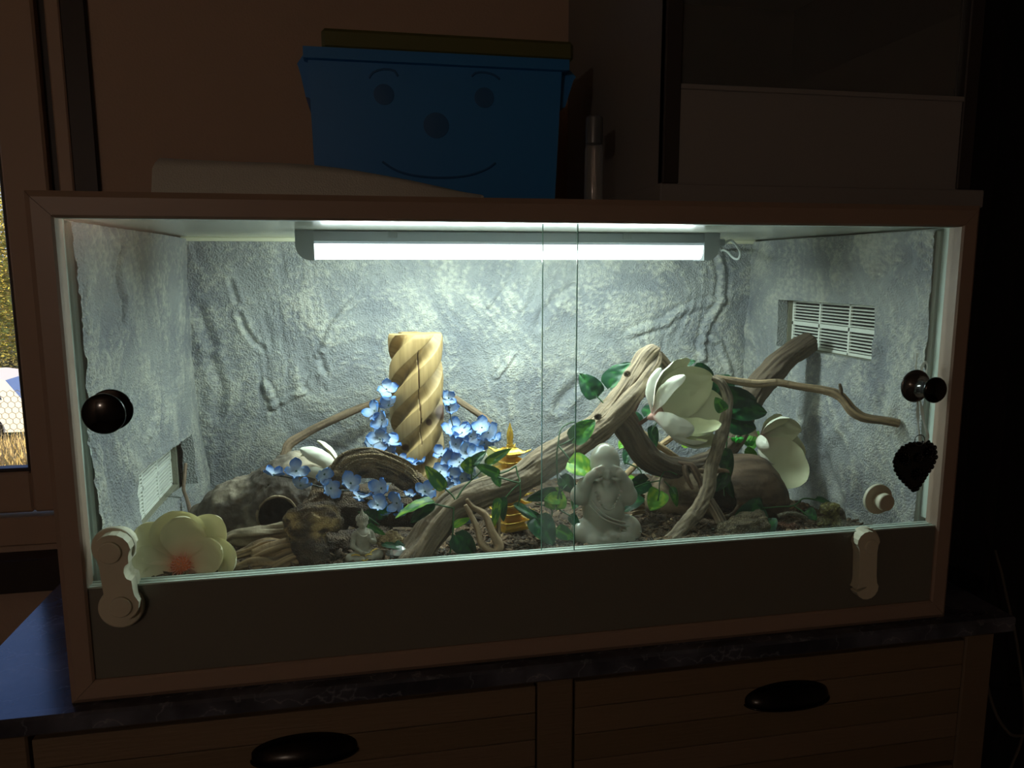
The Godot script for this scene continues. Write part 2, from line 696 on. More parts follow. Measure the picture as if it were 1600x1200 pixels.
func build_room() -> void:
	const ZW := -0.78
	struct("floor", boxes([[-1.8, 2.9, -TY - 0.1, -TY, -0.9, 3.2]]), M.floor, "dark wooden floor of the room")
	struct("ceiling", boxes([[-1.8, 2.9, 0.95, 1.05, -0.9, 3.2]]), M.wall, "ceiling of the dim room")
	struct("wall_left", boxes([[-1.8, -1.7, -TY, 0.95, -0.9, 3.2]]), M.wall, "dim left wall beside the window")
	struct("wall_right", boxes([[2.8, 2.9, -TY, 0.95, -0.9, 3.2]]), M.wall, "dim right wall of the room")
	struct("wall_front", boxes([[-1.7, 2.8, -TY, 0.95, 3.1, 3.2]]), M.wall, "dim wall behind the camera")
	struct("wall_back", boxes([[-0.222, 2.8, -TY, 0.95, ZW - 0.12, ZW], [-1.7, -1.02, -TY, 0.95, ZW - 0.12, ZW], [-1.02, -0.222, -TY, -0.70, ZW - 0.12, ZW], [-1.02, -0.222, 0.74, 0.95, ZW - 0.12, ZW]]), M.wall, "brown plastered wall behind the terrarium")
	struct("trim_1", boxes([[-0.222, -0.171, -TY + 0.02, 0.93, ZW - 0.01, ZW + 0.014]], 0.003), M.dark_wood, "dark wooden upright beside the window casing")
	struct("trim_2", boxes([[-1.06, -0.176, -0.795, -0.716, ZW - 0.01, ZW + 0.06]], 0.004), M.dark_wood, "dark wooden sill board under the window")
	var w := thing("window_1", "painted wooden window with a view of the sunny lawn", "window", P(-0.62, -0.7, ZW), "", "structure")
	part(w, "window_frame", boxes([[-1.02, -0.99, -0.70, 0.74, ZW - 0.11, ZW + 0.012], [-0.253, -0.222, -0.70, 0.74, ZW - 0.11, ZW + 0.012], [-0.99, -0.253, -0.70, -0.632, ZW - 0.11, ZW + 0.012], [-0.99, -0.253, 0.71, 0.74, ZW - 0.11, ZW + 0.012]], 0.004), M.white_paint)
	part(w, "sash", boxes([[-0.372, -0.280, -0.625, 0.70, ZW - 0.06, ZW - 0.004], [-0.99, -0.90, -0.625, 0.70, ZW - 0.06, ZW - 0.004], [-0.90, -0.372, -0.625, -0.528, ZW - 0.06, ZW - 0.004], [-0.90, -0.372, 0.61, 0.70, ZW - 0.06, ZW - 0.004]], 0.005), M.white_paint)
	part(w, "sash_gap", boxes([[-0.280, -0.253, -0.632, 0.71, ZW - 0.06, ZW - 0.03]]), M.dark_wood)
	part(w, "glazing_bead", boxes([[-0.90, -0.374, -0.528, -0.519, ZW - 0.04, ZW - 0.008], [-0.378, -0.370, -0.528, 0.61, ZW - 0.04, ZW - 0.008]], 0.002), M.dark_wood)
	part(w, "window_pane", boxes([[-0.90, -0.372, -0.528, 0.61, ZW - 0.036, ZW - 0.032]]), M.pane)
	# the lamp behind the camera that gives the room its faint warm light
	var l := thing("wall_lamp", "small warm wall lamp behind the camera", "lamp", Vector3(-1.0, 1.86, 3.1))
	var s := Shape.new()
	s.lathe([Vector2(0.06, 0.0), Vector2(0.06, 0.02), Vector2(0.03, 0.03), Vector2(0.02, 0.155), Vector2(0.0005, 0.156)], 24, Transform3D(Basis(Vector3(1, 0, 0), Vector3(0, 0, -1), Vector3(0, 1, 0)), Vector3(-1.0, 1.86, 3.1)), true)
	part(l, "lamp_base", s.mesh(), M.white_paint)
	var g := Shape.new()
	var prof := []
	for r in 13:
		var a := -PI / 2 + PI * r / 12.0
		prof.append(Vector2(maxf(0.001, 0.05 * cos(a)), 1.86 + 0.05 * sin(a)))
	g.lathe(prof, 24, Transform3D(Basis.IDENTITY, Vector3(-1.0, 0, 2.9)))
	var e := mat(Color(0.9, 0.8, 0.7), 0.4)
	e.emission_enabled = true
	e.emission = Color(1.0, 0.72, 0.5)
	e.emission_energy_multiplier = 0.8
	part(l, "lamp_bulb", g.mesh(), e)


func lawn_height(z: float) -> float:
	return -2.05 - 0.05 * maxf(0.0, -z - 11.0) + 0.03 * maxf(0.0, -z - 22.0)


func build_outside() -> void:
	# lawn, rough grass, wire fence, a parked car and trees, seen through the window at the left; the ground lies a storey lower
	var s := Shape.new()
	var n := 60
	for j in n + 1:
		for i in n + 1:
			var x := -70.0 + 110.0 * i / n
			var z := -1.4 - 42.0 * j / n
			var k := clampf(0.5 + fine.get_noise_2d(x * 0.9, z * 0.9), 0, 1)
			s.add(Vector3(x, lawn_height(z) + 0.05 * fine.get_noise_2d(x * 0.5, z * 0.5), z), Color(0.16, 0.18, 0.04).lerp(Color(0.36, 0.32, 0.08), k))
	for j in n:
		for i in n:
			var o := j * (n + 1) + i
			s.quad(o, o + 1, o + n + 2, o + n + 1)
	lone("lawn", s.mesh(), M.grass, "sunny lawn outside the window", "lawn", "", "structure")
	var blade := Shape.new()
	for q in [[0.0, 0.010], [0.4, 0.009], [0.75, 0.006], [1.0, 0.0005]]:
		blade.add(Vector3(-q[1], q[0] * 0.1, 0.02 * q[0] * q[0]))
		blade.add(Vector3(q[1], q[0] * 0.1, 0.02 * q[0] * q[0]))
	for r in 3:
		blade.quad(2 * r, 2 * r + 1, 2 * r + 3, 2 * r + 2)
	var bm := blade.mesh()
	var r2 := RandomNumberGenerator.new()
	r2.seed = 5
	for kind in 2:
		var mm := MultiMesh.new()
		mm.transform_format = MultiMesh.TRANSFORM_3D
		mm.use_colors = true
		mm.mesh = bm
		var count: int = [36000, 7000][kind]
		mm.instance_count = count
		for i in count:
			var z := -8.5 - 6.0 * r2.randf() if kind == 0 else -12.6 - 1.9 * r2.randf()
			var x := px(r2.randf_range(-260, 130), 600, z).x
			var h := r2.randf_range(0.7, 1.5) if kind == 0 else r2.randf_range(2.5, 8.0)
			mm.set_instance_transform(i, Transform3D(Basis.from_euler(Vector3(r2.randf_range(-0.4, 0.4), r2.randf() * TAU, r2.randf_range(-0.4, 0.4))) * Basis.from_scale(Vector3(1.6, h, 1.0)), Vector3(x, lawn_height(z) - 0.02, z)))
			var k := r2.randf()
			mm.set_instance_color(i, (Color(0.22, 0.28, 0.05) if kind == 0 else Color(0.36, 0.31, 0.15)).lerp(Color(0.58, 0.52, 0.12) if kind == 0 else Color(0.58, 0.5, 0.3), k))
		var o := MultiMeshInstance3D.new()
		o.multimesh = mm
		o.material_override = M.grass
		o.name = ["lawn_grass", "tall_grass"][kind]
		add_child(o)
		tag(o, ["short yellow green grass blades of the lawn outside", "tall dry straw coloured grass in front of the wire fence"][kind], "grass", "", "stuff")
	# chicken wire on thin posts
	var zf := -14.6
	var xf := px(20, 600, zf).x
	var yf := lawn_height(zf)
	var f := thing("wire_fence", "chicken wire fence on posts beyond the lawn", "fence", Vector3(xf, yf, zf))
	for k in 3:
		var p := Shape.new()
		p.box(Vector3(xf - 2.2 + 1.8 * k, yf - 0.2, zf - 0.06), Vector3(xf - 2.14 + 1.8 * k, yf + 1.5, zf - 0.01), 0.005)
		part(f, "post", p.mesh(), M.dark_wood)
	var w := Shape.new()
	for row in 14:
		for c in 34:
			var at := Vector3(xf - 2.1 + c * 0.12 + (0.06 if row % 2 else 0.0), yf + row * 0.104, zf)
			for q in [[Vector3(0, 0, 0), Vector3(0, 0.064, 0)], [Vector3(0, 0.064, 0), Vector3(0.06, 0.104, 0)], [Vector3(0, 0.064, 0), Vector3(-0.06, 0.104, 0)]]:
				var a: Vector3 = q[0] + at
				var b: Vector3 = q[1] + at
				w.box(Vector3(-0.004, 0, -0.004), Vector3(0.004, a.distance_to(b), 0.004), 0.0, Transform3D(axes(b - a, Vector3(0, 0, 1)), a))
	var wm := part(f, "wire_mesh", w.mesh(), M.wire)
	wm.set_meta("kind", "stuff")
	# the parked white car: body, cabin glass and wheels; its rear end shows in the window
	var zc := -17.4
	var xc := px(32, 600, zc).x
	var yc := lawn_height(zc)
	var car := thing("parked_car", "white car parked behind the wire fence", "car", Vector3(xc - 2.0, yc, zc - 0.8))
	var tc := Transform3D(Basis.IDENTITY, Vector3(xc, yc, 0))
	var b := Shape.new()
	b.extrude(PackedVector2Array([Vector2(-4.0, 0.25), Vector2(-4.0, 0.85), Vector2(-3.2, 0.98), Vector2(-2.6, 1.48), Vector2(-0.9, 1.52), Vector2(-0.3, 1.42), Vector2(0.0, 0.98), Vector2(0.03, 0.25)]), zc - 1.6, zc, tc)
	part(car, "body", b.mesh(), M.car)
	for q in [[Vector2(-2.9, 1.0), Vector2(-2.5, 1.4), Vector2(-1.95, 1.43), Vector2(-1.95, 1.0)], [Vector2(-1.85, 1.0), Vector2(-1.85, 1.43), Vector2(-1.1, 1.43), Vector2(-1.0, 1.0)], [Vector2(-0.9, 1.0), Vector2(-0.98, 1.42), Vector2(-0.55, 1.38), Vector2(-0.42, 1.0)]]:
		var side := Shape.new()
		side.extrude(PackedVector2Array(q), zc - 0.01, zc + 0.015, tc)
		part(car, "side_window", side.mesh(), M.black_gloss)
	for x in [-3.2, -0.75]:
		var wh := Shape.new()
		wh.lathe([Vector2(0.01, 0), Vector2(0.3, 0), Vector2(0.33, 0.04), Vector2(0.33, 0.16), Vector2(0.3, 0.2), Vector2(0.01, 0.2)], 24, Transform3D(Basis(Vector3(1, 0, 0), Vector3(0, 0, 1), Vector3(0, -1, 0)), Vector3(xc + x, yc + 0.33, zc - 0.17)), true)
		part(car, "wheel", wh.mesh(), M.dark)
	# trees and bushes beyond
	var leafm := Shape.new()
	for q in [Vector3(-0.5, 0, 0), Vector3(0, -0.25, 0.1), Vector3(0.5, 0, 0), Vector3(0, 0.25, 0.1)]:
		leafm.add(q)
	leafm.quad(0, 1, 2, 3)
	var lm := leafm.mesh()
	var trees := [["leafy_tree", -60, -26.0, 2.6, 6.5, Color(0.36, 0.37, 0.10), "tall yellow green tree left of the window view"], ["leafy_tree", 45, -28.0, 2.6, 7.0, Color(0.50, 0.44, 0.16), "tall golden leaved tree behind the parked car"], ["leafy_tree", 0, -33.0, 3.4, 7.6, Color(0.34, 0.36, 0.08), "farther green tree between the golden and the yellow green tree"], ["bush", 30, -21.5, 1.9, 1.5, Color(0.13, 0.13, 0.06), "low dark bush behind the parked car"], ["bush", -70, -22.0, 2.2, 1.7, Color(0.2, 0.2, 0.06), "wide olive green bush left of the parked car"]]
	for t in trees:
		var z: float = t[2]
		var at := Vector3(px(t[1], 600, z).x, lawn_height(z), z)
		var o := thing(t[0], t[6], "tree" if t[0] == "leafy_tree" else "bush", at)
		var trunk := Shape.new()
		limb(trunk, [[at + Vector3(0, -0.2, 0), 0.2], [at + Vector3(0.1, t[4] * 0.5, 0), 0.14], [at + Vector3(0, t[4] * 0.95, 0.1), 0.06]], {"step": 0.3, "light": Color(0.5, 0.4, 0.3)})
		part(o, "trunk" if t[0] == "leafy_tree" else "stem", trunk.mesh(), M.wood)
		var mm := MultiMesh.new()
		mm.transform_format = MultiMesh.TRANSFORM_3D
		mm.use_colors = true
		mm.mesh = lm
		mm.instance_count = 12000
		for i in 12000:
			var d := Vector3(r2.randfn(), r2.randfn(), r2.randfn()).normalized() * pow(r2.randf(), 0.4)
			var p := Vector3(0, t[4] * 0.62, 0) + d * Vector3(t[3], t[4] * 0.52, t[3])
			mm.set_instance_transform(i, Transform3D(Basis.from_euler(Vector3(r2.randf() * TAU, r2.randf() * TAU, 0)) * Basis.from_scale(Vector3.ONE * r2.randf_range(0.08, 0.20)), p))
			mm.set_instance_color(i, t[5] * r2.randf_range(0.6, 1.4))
		var mi := MultiMeshInstance3D.new()
		mi.multimesh = mm
		mi.material_override = M.grass
		mi.name = "foliage"
		o.add_child(mi)
		mi.set_meta("kind", "stuff")


# ------------------------------------------------------------------ dresser
func build_dresser() -> void:
	var d := thing("dresser", "wooden dresser with a marble top under the terrarium", "dresser", P(0.64, -TY, -0.33))
	part(d, "marble_top", boxes([[-0.217, 1.52, -0.711, -0.682, -0.77, 0.022]], 0.004), M.marble, "grey blue veined marble top")
	var grainy := func(list: Array, seed_: float) -> ArrayMesh:
		var s := Shape.new()
		for b in list:
			s.box(P(b[0], b[2], b[4]), P(b[1], b[3], b[5]), 0.003)
		for k in s.v.size():
			s.c[k] = lin("6f5f4c")
		return s.mesh()
	part(d, "carcass", grainy.call([[-0.19, -0.095, -TY + 0.02, -0.711, -0.76, -0.002], [1.44, 1.50, -TY + 0.02, -0.711, -0.76, -0.002], [0.648, 0.707, -TY + 0.1, -0.711, -0.30, 0.004], [-0.095, 1.44, -TY + 0.02, -0.711, -0.76, -0.74], [-0.095, 1.44, -TY + 0.02, -TY + 0.1, -0.74, -0.004]], 0.0), M.dresser)
	part(d, "top_rail", boxes([[-0.095, 1.44, -0.722, -0.711, -0.03, -0.016]]), M.dark_wood)
	for k in 2:
		var x0: float = [-0.088, 0.711][k]
		var x1: float = [0.645, 1.434][k]
		for row in 3:
			var y1 := -0.727 - row * 0.245
			var s := Shape.new()
			# a drawer front of boards with shallow grooves along the grain
			var strips := 5
			for q in strips:
				s.box(P(x0, y1 - 0.235 + 0.235 * q / strips + 0.0006, -0.02), P(x1, y1 - 0.235 + 0.235 * (q + 1) / strips - 0.0006, 0.001), 0.0012, Transform3D.IDENTITY, lin(["75644f", "6c5c49", "766652", "6f5f4b", "786752"][(q + k + row) % 5]))
			s.box(P(x0 + 0.01, y1 - 0.22, -0.5), P(x1 - 0.01, y1 - 0.02, -0.021), 0.0, Transform3D.IDENTITY, lin("5d4c39"))
			var f := part(d, "drawer", s.mesh(), M.dresser)
			var c := P([0.285, 1.088][k], y1 - [0.062, 0.066][k], 0.001)
			if row:
				c.y -= 0.06
			# a bin pull: a half shell of polished metal, open below, with a rolled lip
			var h := Shape.new()
			var nu := 28
			var nv := 10
			for side in 2:
				var f0 := h.v.size()
				for v in nv + 1:
					for u in nu + 1:
						var a := PI * u / nu
						var b := (PI * 0.55) * v / nv
						var r := 1.0 - 0.045 * side
						h.add(c + Vector3(-0.078 * cos(a) * r, 0.026 * sin(a) * cos(b) * r - 0.006 * sin(b), 0.030 * sin(a) * sin(b) * r))
				for v in nv:
					for u in nu:
						var o := f0 + v * (nu + 1) + u
						if side == 0:
							h.quad(o, o + nu + 1, o + nu + 2, o + 1)
						else:
							h.quad(o, o + 1, o + nu + 2, o + nu + 1)
			var lip := []
			for u in 25:
				var a := PI * u / 24.0
				lip.append([c + Vector3(-0.078 * cos(a), -0.009, 0.001 + 0.030 * sin(a)), 0.0022])
			limb(h, lip, {"sides": 8, "amp": 0.0, "grain": 0.0})
			part(f, "drawer_handle", h.mesh(), M.dark_metal)


# ------------------------------------------------------------------ terrarium
func rock_panel(w: float, h: float, at: Callable, normal: Vector3, cell: float, hole: Rect2, lines: Array, edge: float, seed_: float) -> ArrayMesh:
	var s := Shape.new()
	var nx := int(w / cell)
	var ny := int(h / cell)
	var bluish := Color(0.205, 0.226, 0.250)
	var grey := Color(0.315, 0.338, 0.332)
	var cream := Color(0.50, 0.51, 0.44)
	for j in ny + 1:
		for i in nx + 1:
			var a := w * i / nx
			var b := h * j / ny
			if hole.has_area():   # bring grid lines onto the vent opening's edges
				for e in [hole.position.x, hole.end.x]:
					if absf(a - e) < cell * 0.5: a = e
				for e in [hole.position.y, hole.end.y]:
					if absf(b - e) < cell * 0.5: b = e
			var warp := plain_noise.get_noise_2d(a * 3.0 + seed_, b * 3.0)
			var flow := fine.get_noise_3d((a + 0.45 * b + 0.12 * warp) * 15.0 + seed_, (b - 0.5 * a) * 4.0, seed_) if edge == 0.0 else fine.get_noise_3d((a + 0.08 * warp) * 20.0 + seed_, b * 3.5, seed_)
			var lumps := fine.get_noise_2d(a * 7.0 + seed_ * 3.0, b * 7.0)
			var grit := fine.get_noise_2d(a * 62.0 + 0.4 * b * 62.0 + seed_, b * 85.0)
			var big := plain_noise.get_noise_2d(a * 2.2 - seed_, b * 2.2)
			var d := 0.005 * lumps + 0.0065 * (0.3 - absf(flow)) + 0.0017 * grit + 0.005 * big
			for l in lines:
				var near := 1e9
				var pts: PackedVector2Array = l[0]
				if a < l[3].position.x or a > l[3].end.x or b < l[3].position.y or b > l[3].end.y:
					continue
				for q in pts.size() - 1:
					near = minf(near, Vector2(a, b).distance_to(Geometry2D.get_closest_point_to_segment(Vector2(a, b), pts[q], pts[q + 1])))
				var t: float = near / l[1]
				if l[2] > 0.0:
					d += 0.55 * l[2] * maxf(0.0, 1.0 - t * t) * (1.0 + 0.9 * lumps + 0.4 * grit) - 0.3 * l[2] * exp(-pow((t - 1.3) * 2.2, 2.0))
				else:
					d += l[2] * exp(-t * t * 2.0) - 0.4 * l[2] * exp(-pow((t - 1.6) * 1.6, 2.0))
			if edge > 0.0 and a < edge:
				d += 0.0012 * grit - 0.002 * pow(1.0 - a / edge, 2.0)
			var base: Vector3 = at.call(a, b)
			var col := grey.lerp(bluish, clampf(0.42 + 0.95 * fine.get_noise_2d(a * 5.0 + 40.0 + seed_, b * 5.0), 0.0, 1.0))
			col = col.lerp(cream, clampf(0.36 + grit * 1.0 + lumps * 0.9 - absf(flow) * 1.3, 0.0, 0.95))
			s.add(base + normal * d, col)
	for j in ny:
		for i in nx:
			var mid := Vector2(w * (i + 0.5) / nx, h * (j + 0.5) / ny)
			if hole.has_area() and hole.has_point(mid):
				continue
			var o := j * (nx + 1) + i
			var q: Vector3 = (s.v[o + 1] - s.v[o]).cross(s.v[o + nx + 1] - s.v[o])
			if q.dot(normal) > 0:
				s.quad(o, o + 1, o + nx + 2, o + nx + 1)
			else:
				s.quad(o, o + nx + 1, o + nx + 2, o + 1)
	if hole.has_area():   # the coated sides of the vent opening
		var inside := func(i: int, j: int) -> bool: return hole.has_point(Vector2(w * (i + 0.5) / nx, h * (j + 0.5) / ny))
		for j in ny:
			for i in nx:
				if not inside.call(i, j):
					continue
				for e in [[-1, 0, 0, 0, 0, 1], [1, 0, 1, 0, 1, 1], [0, -1, 0, 0, 1, 0], [0, 1, 0, 1, 1, 1]]:
					if inside.call(i + e[0], j + e[1]):
						continue
					var p := s.v[(j + e[3]) * (nx + 1) + i + e[2]]
					var q := s.v[(j + e[5]) * (nx + 1) + i + e[4]]
					var mid: Vector3 = at.call(w * (i + 0.5) / nx, h * (j + 0.5) / ny)
					s.flat([p, q, q - normal * 0.024, p - normal * 0.024], mid - (p + q) / 2.0, grey)
	return s.mesh()


func line_on_back(list: Array, width: float, height: float) -> Array:
	var pts := PackedVector2Array()
	for q in list:
		var p := px(q[0], q[1], BACK)
		pts.append(Vector2(p.x + 0.018, p.y - TY + 0.62))
	return line(pts, width, height)


func line(pts: PackedVector2Array, width: float, height: float) -> Array:
	var r := Rect2(pts[0], Vector2.ZERO)
	for p in pts:
		r = r.expand(p)
	return [pts, width, height, r.grow(width * 3.0)]


func line_on_side(list: Array, x: float, width: float, height: float, front: float) -> Array:
	var pts := PackedVector2Array()
	for q in list:
		var d := ray(q[0], q[1])
		var p := EYE + d * ((x - EYE.x) / d.x)
		pts.append(Vector2(front - p.z, p.y - TY + 0.62))
	return line(pts, width, height)


func build_terrarium() -> void:
	var t := thing("terrarium", "large wooden terrarium with a lit grey rock interior and sliding glass", "terrarium", P(0.68, -0.682, -0.34))
	const FZ := -0.05
	part(t, "top_board", boxes([[-0.034, 1.394, 0.006, 0.034, -0.70, -0.012]], 0.002), M.board)
	part(t, "ceiling_lining", boxes([[-0.018, 1.378, 0.001, 0.006, -0.68, -0.012]]), M.laminate, "glossy pale ceiling lining")
	part(t, "bottom_board", boxes([[-0.034, 1.394, -0.682, -0.660, -0.70, -0.012]], 0.002), M.board)
	part(t, "side_board", boxes([[-0.034, -0.018, -0.660, 0.006, -0.68, -0.012]]), M.board)
	var right := [[1.378, 1.394, -0.660, 0.006, -0.68, -0.012]]
	part(t, "side_board", boxes(right), M.board)
	part(t, "back_board", boxes([[-0.034, 1.394, -0.660, 0.006, -0.70, -0.68]]), M.board)
	part(t, "front_panel", boxes([[-0.018, 1.378, -0.660, -0.5125, -0.022, -0.006]], 0.001), M.panel, "dark lower front panel")
	part(t, "ceiling_trim", boxes([[0.015, 1.345, -0.0075, 0.001, BACK - 0.012, BACK + 0.008]], 0.001), M.trim)
	# the mitred frame: four rails with a chamfered outer edge and a rounded inner one
	var prof := [Vector2(0.0, -0.014), Vector2(0.0, -0.003), Vector2(0.003, 0.0), Vector2(0.026, 0.0), Vector2(0.0344, -0.007), Vector2(0.0344, -0.03), Vector2(0.0, -0.03)]
	var corners := [Vector2(0, 0), Vector2(1.36, 0), Vector2(1.36, -0.6476), Vector2(0, -0.6476)]
	var outs := [Vector2(-1, 1), Vector2(1, 1), Vector2(1, -1), Vector2(-1, -1)]
	for k in 4:
		var s := Shape.new()
		var k2 := (k + 1) % 4
		var along: Vector2 = (corners[k2] - corners[k]).normalized() * 0.0004
		var mid: Vector2 = (corners[k] + corners[k2]) / 2
		var ring := func(e: int) -> Array:
			var out := []
			for p in prof:
				var q: Vector2 = (corners[k] + outs[k] * p.x + along) if e == 0 else (corners[k2] + outs[k2] * p.x - along)
				out.append(P(q.x, q.y, p.y))
			return out
		var r0: Array = ring.call(0)
		var r1: Array = ring.call(1)
		var centre := Vector3.ZERO
		for p in r0 + r1:
			centre += p / 14.0
		for q in prof.size():
			var q2 := (q + 1) % prof.size()
			var face := [r0[q], r0[q2], r1[q2], r1[q]]
			s.flat(face, (r0[q] + r0[q2] + r1[q2] + r1[q]) / 4.0 - centre)
		s.flat(r0, r0[0] - r1[0])
		s.flat(r1, r1[0] - r0[0])
		part(t, "frame_rail", s.mesh(), M.frame)
	# tracks for the sliding glass: a grooved strip below and above, jamb strips at the sides
	part(t, "glass_track", boxes([[-0.016, 1.376, -0.5125, -0.5115, -0.029, -0.0065], [-0.016, 1.376, -0.5115, -0.5100, -0.0085, -0.0065], [-0.016, 1.376, -0.5115, -0.5100, -0.0175, -0.0155], [-0.016, 1.376, -0.5115, -0.5097, -0.029, -0.0260], [-0.016, 1.376, -0.66, -0.5125, -0.029, -0.0225]], 0.0004), M.track, "pale grooved lower glass track")
	part(t, "glass_track", boxes([[-0.016, 1.376, -0.0005, 0.001, -0.029, -0.008]]), M.track)
	part(t, "jamb_strip", boxes([[-0.018, -0.004, -0.5085, 0.001, -0.0495, -0.009]], 0.0015), M.track)
	part(t, "jamb_strip", boxes([[1.364, 1.378, -0.5085, 0.001, -0.0495, -0.009]], 0.0015), M.track)
	# rock background
	var none := Rect2()
	var back_lines := [
		line_on_back([[1122, 392], [1130, 430], [1128, 470], [1105, 505], [1097, 535], [1098, 560]], 0.012, 0.011), line_on_back([[1128, 468], [1085, 478], [1052, 493], [1040, 505], [1012, 512], [985, 522]], 0.012, 0.009),
		line_on_back([[1100, 530], [1124, 534], [1132, 560], [1140, 585]], 0.010, 0.008), line_on_back([[585, 440], [555, 470], [535, 490], [518, 515], [505, 548], [498, 556]], 0.010, 0.008),
		line_on_back([[500, 556], [510, 590]], 0.008, -0.005), line_on_back([[482, 605], [488, 588], [500, 580], [512, 592], [512, 605]], 0.008, 0.006), line_on_back([[425, 636], [455, 620], [475, 612]], 0.009, 0.007),
		line_on_back([[414, 602], [422, 620], [428, 636]], 0.010, 0.010), line_on_back([[374, 492], [384, 515], [398, 535], [410, 545]], 0.007, -0.006), line_on_back([[360, 440], [370, 470]], 0.007, -0.005),
		line_on_back([[795, 415], [782, 445], [762, 475]], 0.011, 0.007), line_on_back([[835, 440], [825, 465], [812, 482]], 0.010, 0.005), line_on_back([[895, 448], [868, 465], [848, 490], [840, 510]], 0.012, -0.006),
		line_on_back([[872, 635], [885, 615], [905, 600]], 0.016, -0.008), line_on_back([[803, 552], [790, 570], [775, 590]], 0.007, 0.005), line_on_back([[640, 400], [690, 418]], 0.008, 0.004), line_on_back([[330, 560], [345, 600], [340, 650]], 0.014, -0.005), line_on_back([[310, 480], [330, 540]], 0.014, -0.005), line_on_back([[540, 700], [580, 670]], 0.01, -0.004)]
	part(t, "rock_background", rock_panel(1.396, 0.615, func(a, b): return P(-0.018 + a, -0.62 + b, BACK), Vector3(0, 0, 1), 0.0031, none, back_lines, 0.0, 1.3), M.rock, "back rock wall with raised root veins")
	var vent_l := Rect2(FZ + 0.557 - 0.322, 0.62 - 0.515, 0.322, 0.107)
	var vent_r := Rect2(FZ + 0.513 - 0.322, 0.62 - 0.245, 0.322, 0.107)
	var left_x := func(a: float, b: float) -> Vector3: return P(0.0095 + 0.0165 * smoothstep(0.0, 0.57, a) + 0.02 * smoothstep(0.30, 0.0, b) * smoothstep(0.42, 0.58, a), -0.62 + b, FZ - a)
	var right_x := func(a: float, b: float) -> Vector3: return P(1.350 - 0.014 * smoothstep(0.0, 0.57, a), -0.62 + b, FZ - a)
	part(t, "rock_background", rock_panel(0.612, 0.6175, left_x, Vector3(1, 0, 0), 0.0042, vent_l, [line_on_side([[178, 350], [185, 380], [177, 430], [188, 470], [187, 500]], 0.01, 0.009, -0.010, FZ), line_on_side([[245, 655], [238, 680]], 0.02, 0.012, 0.006, FZ)], 0.03, 5.1), M.rock, "left rock wall with a vent recess")
	part(t, "rock_background", rock_panel(0.612, 0.6175, right_x, Vector3(-1, 0, 0), 0.0042, vent_r, [line_on_side([[1305, 420], [1320, 415], [1325, 440], [1310, 455], [1305, 430]], 1.345, 0.012, 0.006, FZ), line_on_side([[1375, 430], [1400, 410], [1420, 405]], 1.352, 0.02, -0.010, FZ), line_on_side([[1270, 640], [1250, 680]], 1.336, 0.02, 0.008, FZ), line_on_side([[1290, 690], [1320, 650]], 1.34, 0.02, 0.006, FZ), line_on_side([[1375, 560], [1385, 600], [1378, 640]], 1.35, 0.02, -0.008, FZ), line_on_side([[1290, 720], [1312, 780], [1318, 830]], 1.345, 0.014, -0.006, FZ), line_on_side([[1240, 580], [1248, 640]], 1.335, 0.02, 0.008, FZ)], 0.03, 8.6), M.rock, "right rock wall with a vent recess")
	for side in 2:
		var s := Shape.new()
		# the smooth grey front edge of the rock panel
		var xa: float = [-0.018, 1.378][side]
		var xb: float = [0.0025, 1.3570][side]
		s.box(P(minf(xa, xb), -0.62, FZ - 0.03), P(maxf(xa, xb) , -0.001, FZ - 0.001), 0.004, Transform3D.IDENTITY, lin("8d9690"))
		part(t, "panel_edge", s.mesh(), M.edge_paint)
		# the recess: raw foam inside, rock coat near the face
		var z1: float = [-0.235, -0.191][side]
		var z0 := z1 - 0.322
		var y0: float = [-0.515, -0.245][side]
		var y1 := y0 + 0.107
		var deep: float = [-0.018, 1.378][side]
		var half: float = [0.000, 1.360][side]
		var lo := minf(deep, half)
		var hi := maxf(deep, half)
		for b in [[z0 - 0.012, z0 + 0.0005, y0 - 0.012, y1 + 0.012], [z1 - 0.0005, z1 + 0.012, y0 - 0.012, y1 + 0.012], [z0, z1, y0 - 0.012, y0 + 0.0005], [z0, z1, y1 - 0.0005, y1 + 0.012]]:
			var sh := Shape.new()
			sh.box(P(lo, b[2], b[0]), P(hi, b[3], b[1]), 0.0008)
			part(t, "foam_reveal", sh.mesh(), M.raw_foam)
		var dir := 1.0 if side == 0 else -1.0
		var bx := deep
		part(t, "vent_backing", boxes([[minf(bx, bx + dir * 0.0015), maxf(bx, bx + dir * 0.0015), y0, y1, z0, z1]]), M.dark)
		var gs := Shape.new()
		var gx0 := minf(bx + dir * 0.0015, bx + dir * 0.007)
		var gx1 := maxf(bx + dir * 0.0015, bx + dir * 0.007)
		for z in [z0, z0 + 0.1055, z0 + 0.211, z1 - 0.006]:
			gs.box(P(gx0, y0, z), P(gx1, y1, z + 0.006), 0.0008)
		for y in [y0, y0 + 0.049, y1 - 0.006]:
			gs.box(P(gx0, y, z0), P(gx1, y + (0.009 if y == y0 + 0.049 else 0.006), z1), 0.0008)
		var grille := part(t, "vent_grille", gs.mesh(), M.grille, "white plastic vent grille")
		for row in 2:
			for k in 6:
				var y := y0 + 0.0095 + k * 0.0068 + row * 0.0515
				var sl := Shape.new()
				sl.box(Vector3(-0.0022, -0.0013, z0 + 0.004), Vector3(0.0022, 0.0013, z1 - 0.004), 0.0005, Transform3D(Basis.from_euler(Vector3(0, 0, dir * -0.2)), P((gx0 + gx1) / 2, y, 0)))
				part(grille, "slat", sl.mesh(), M.grille)
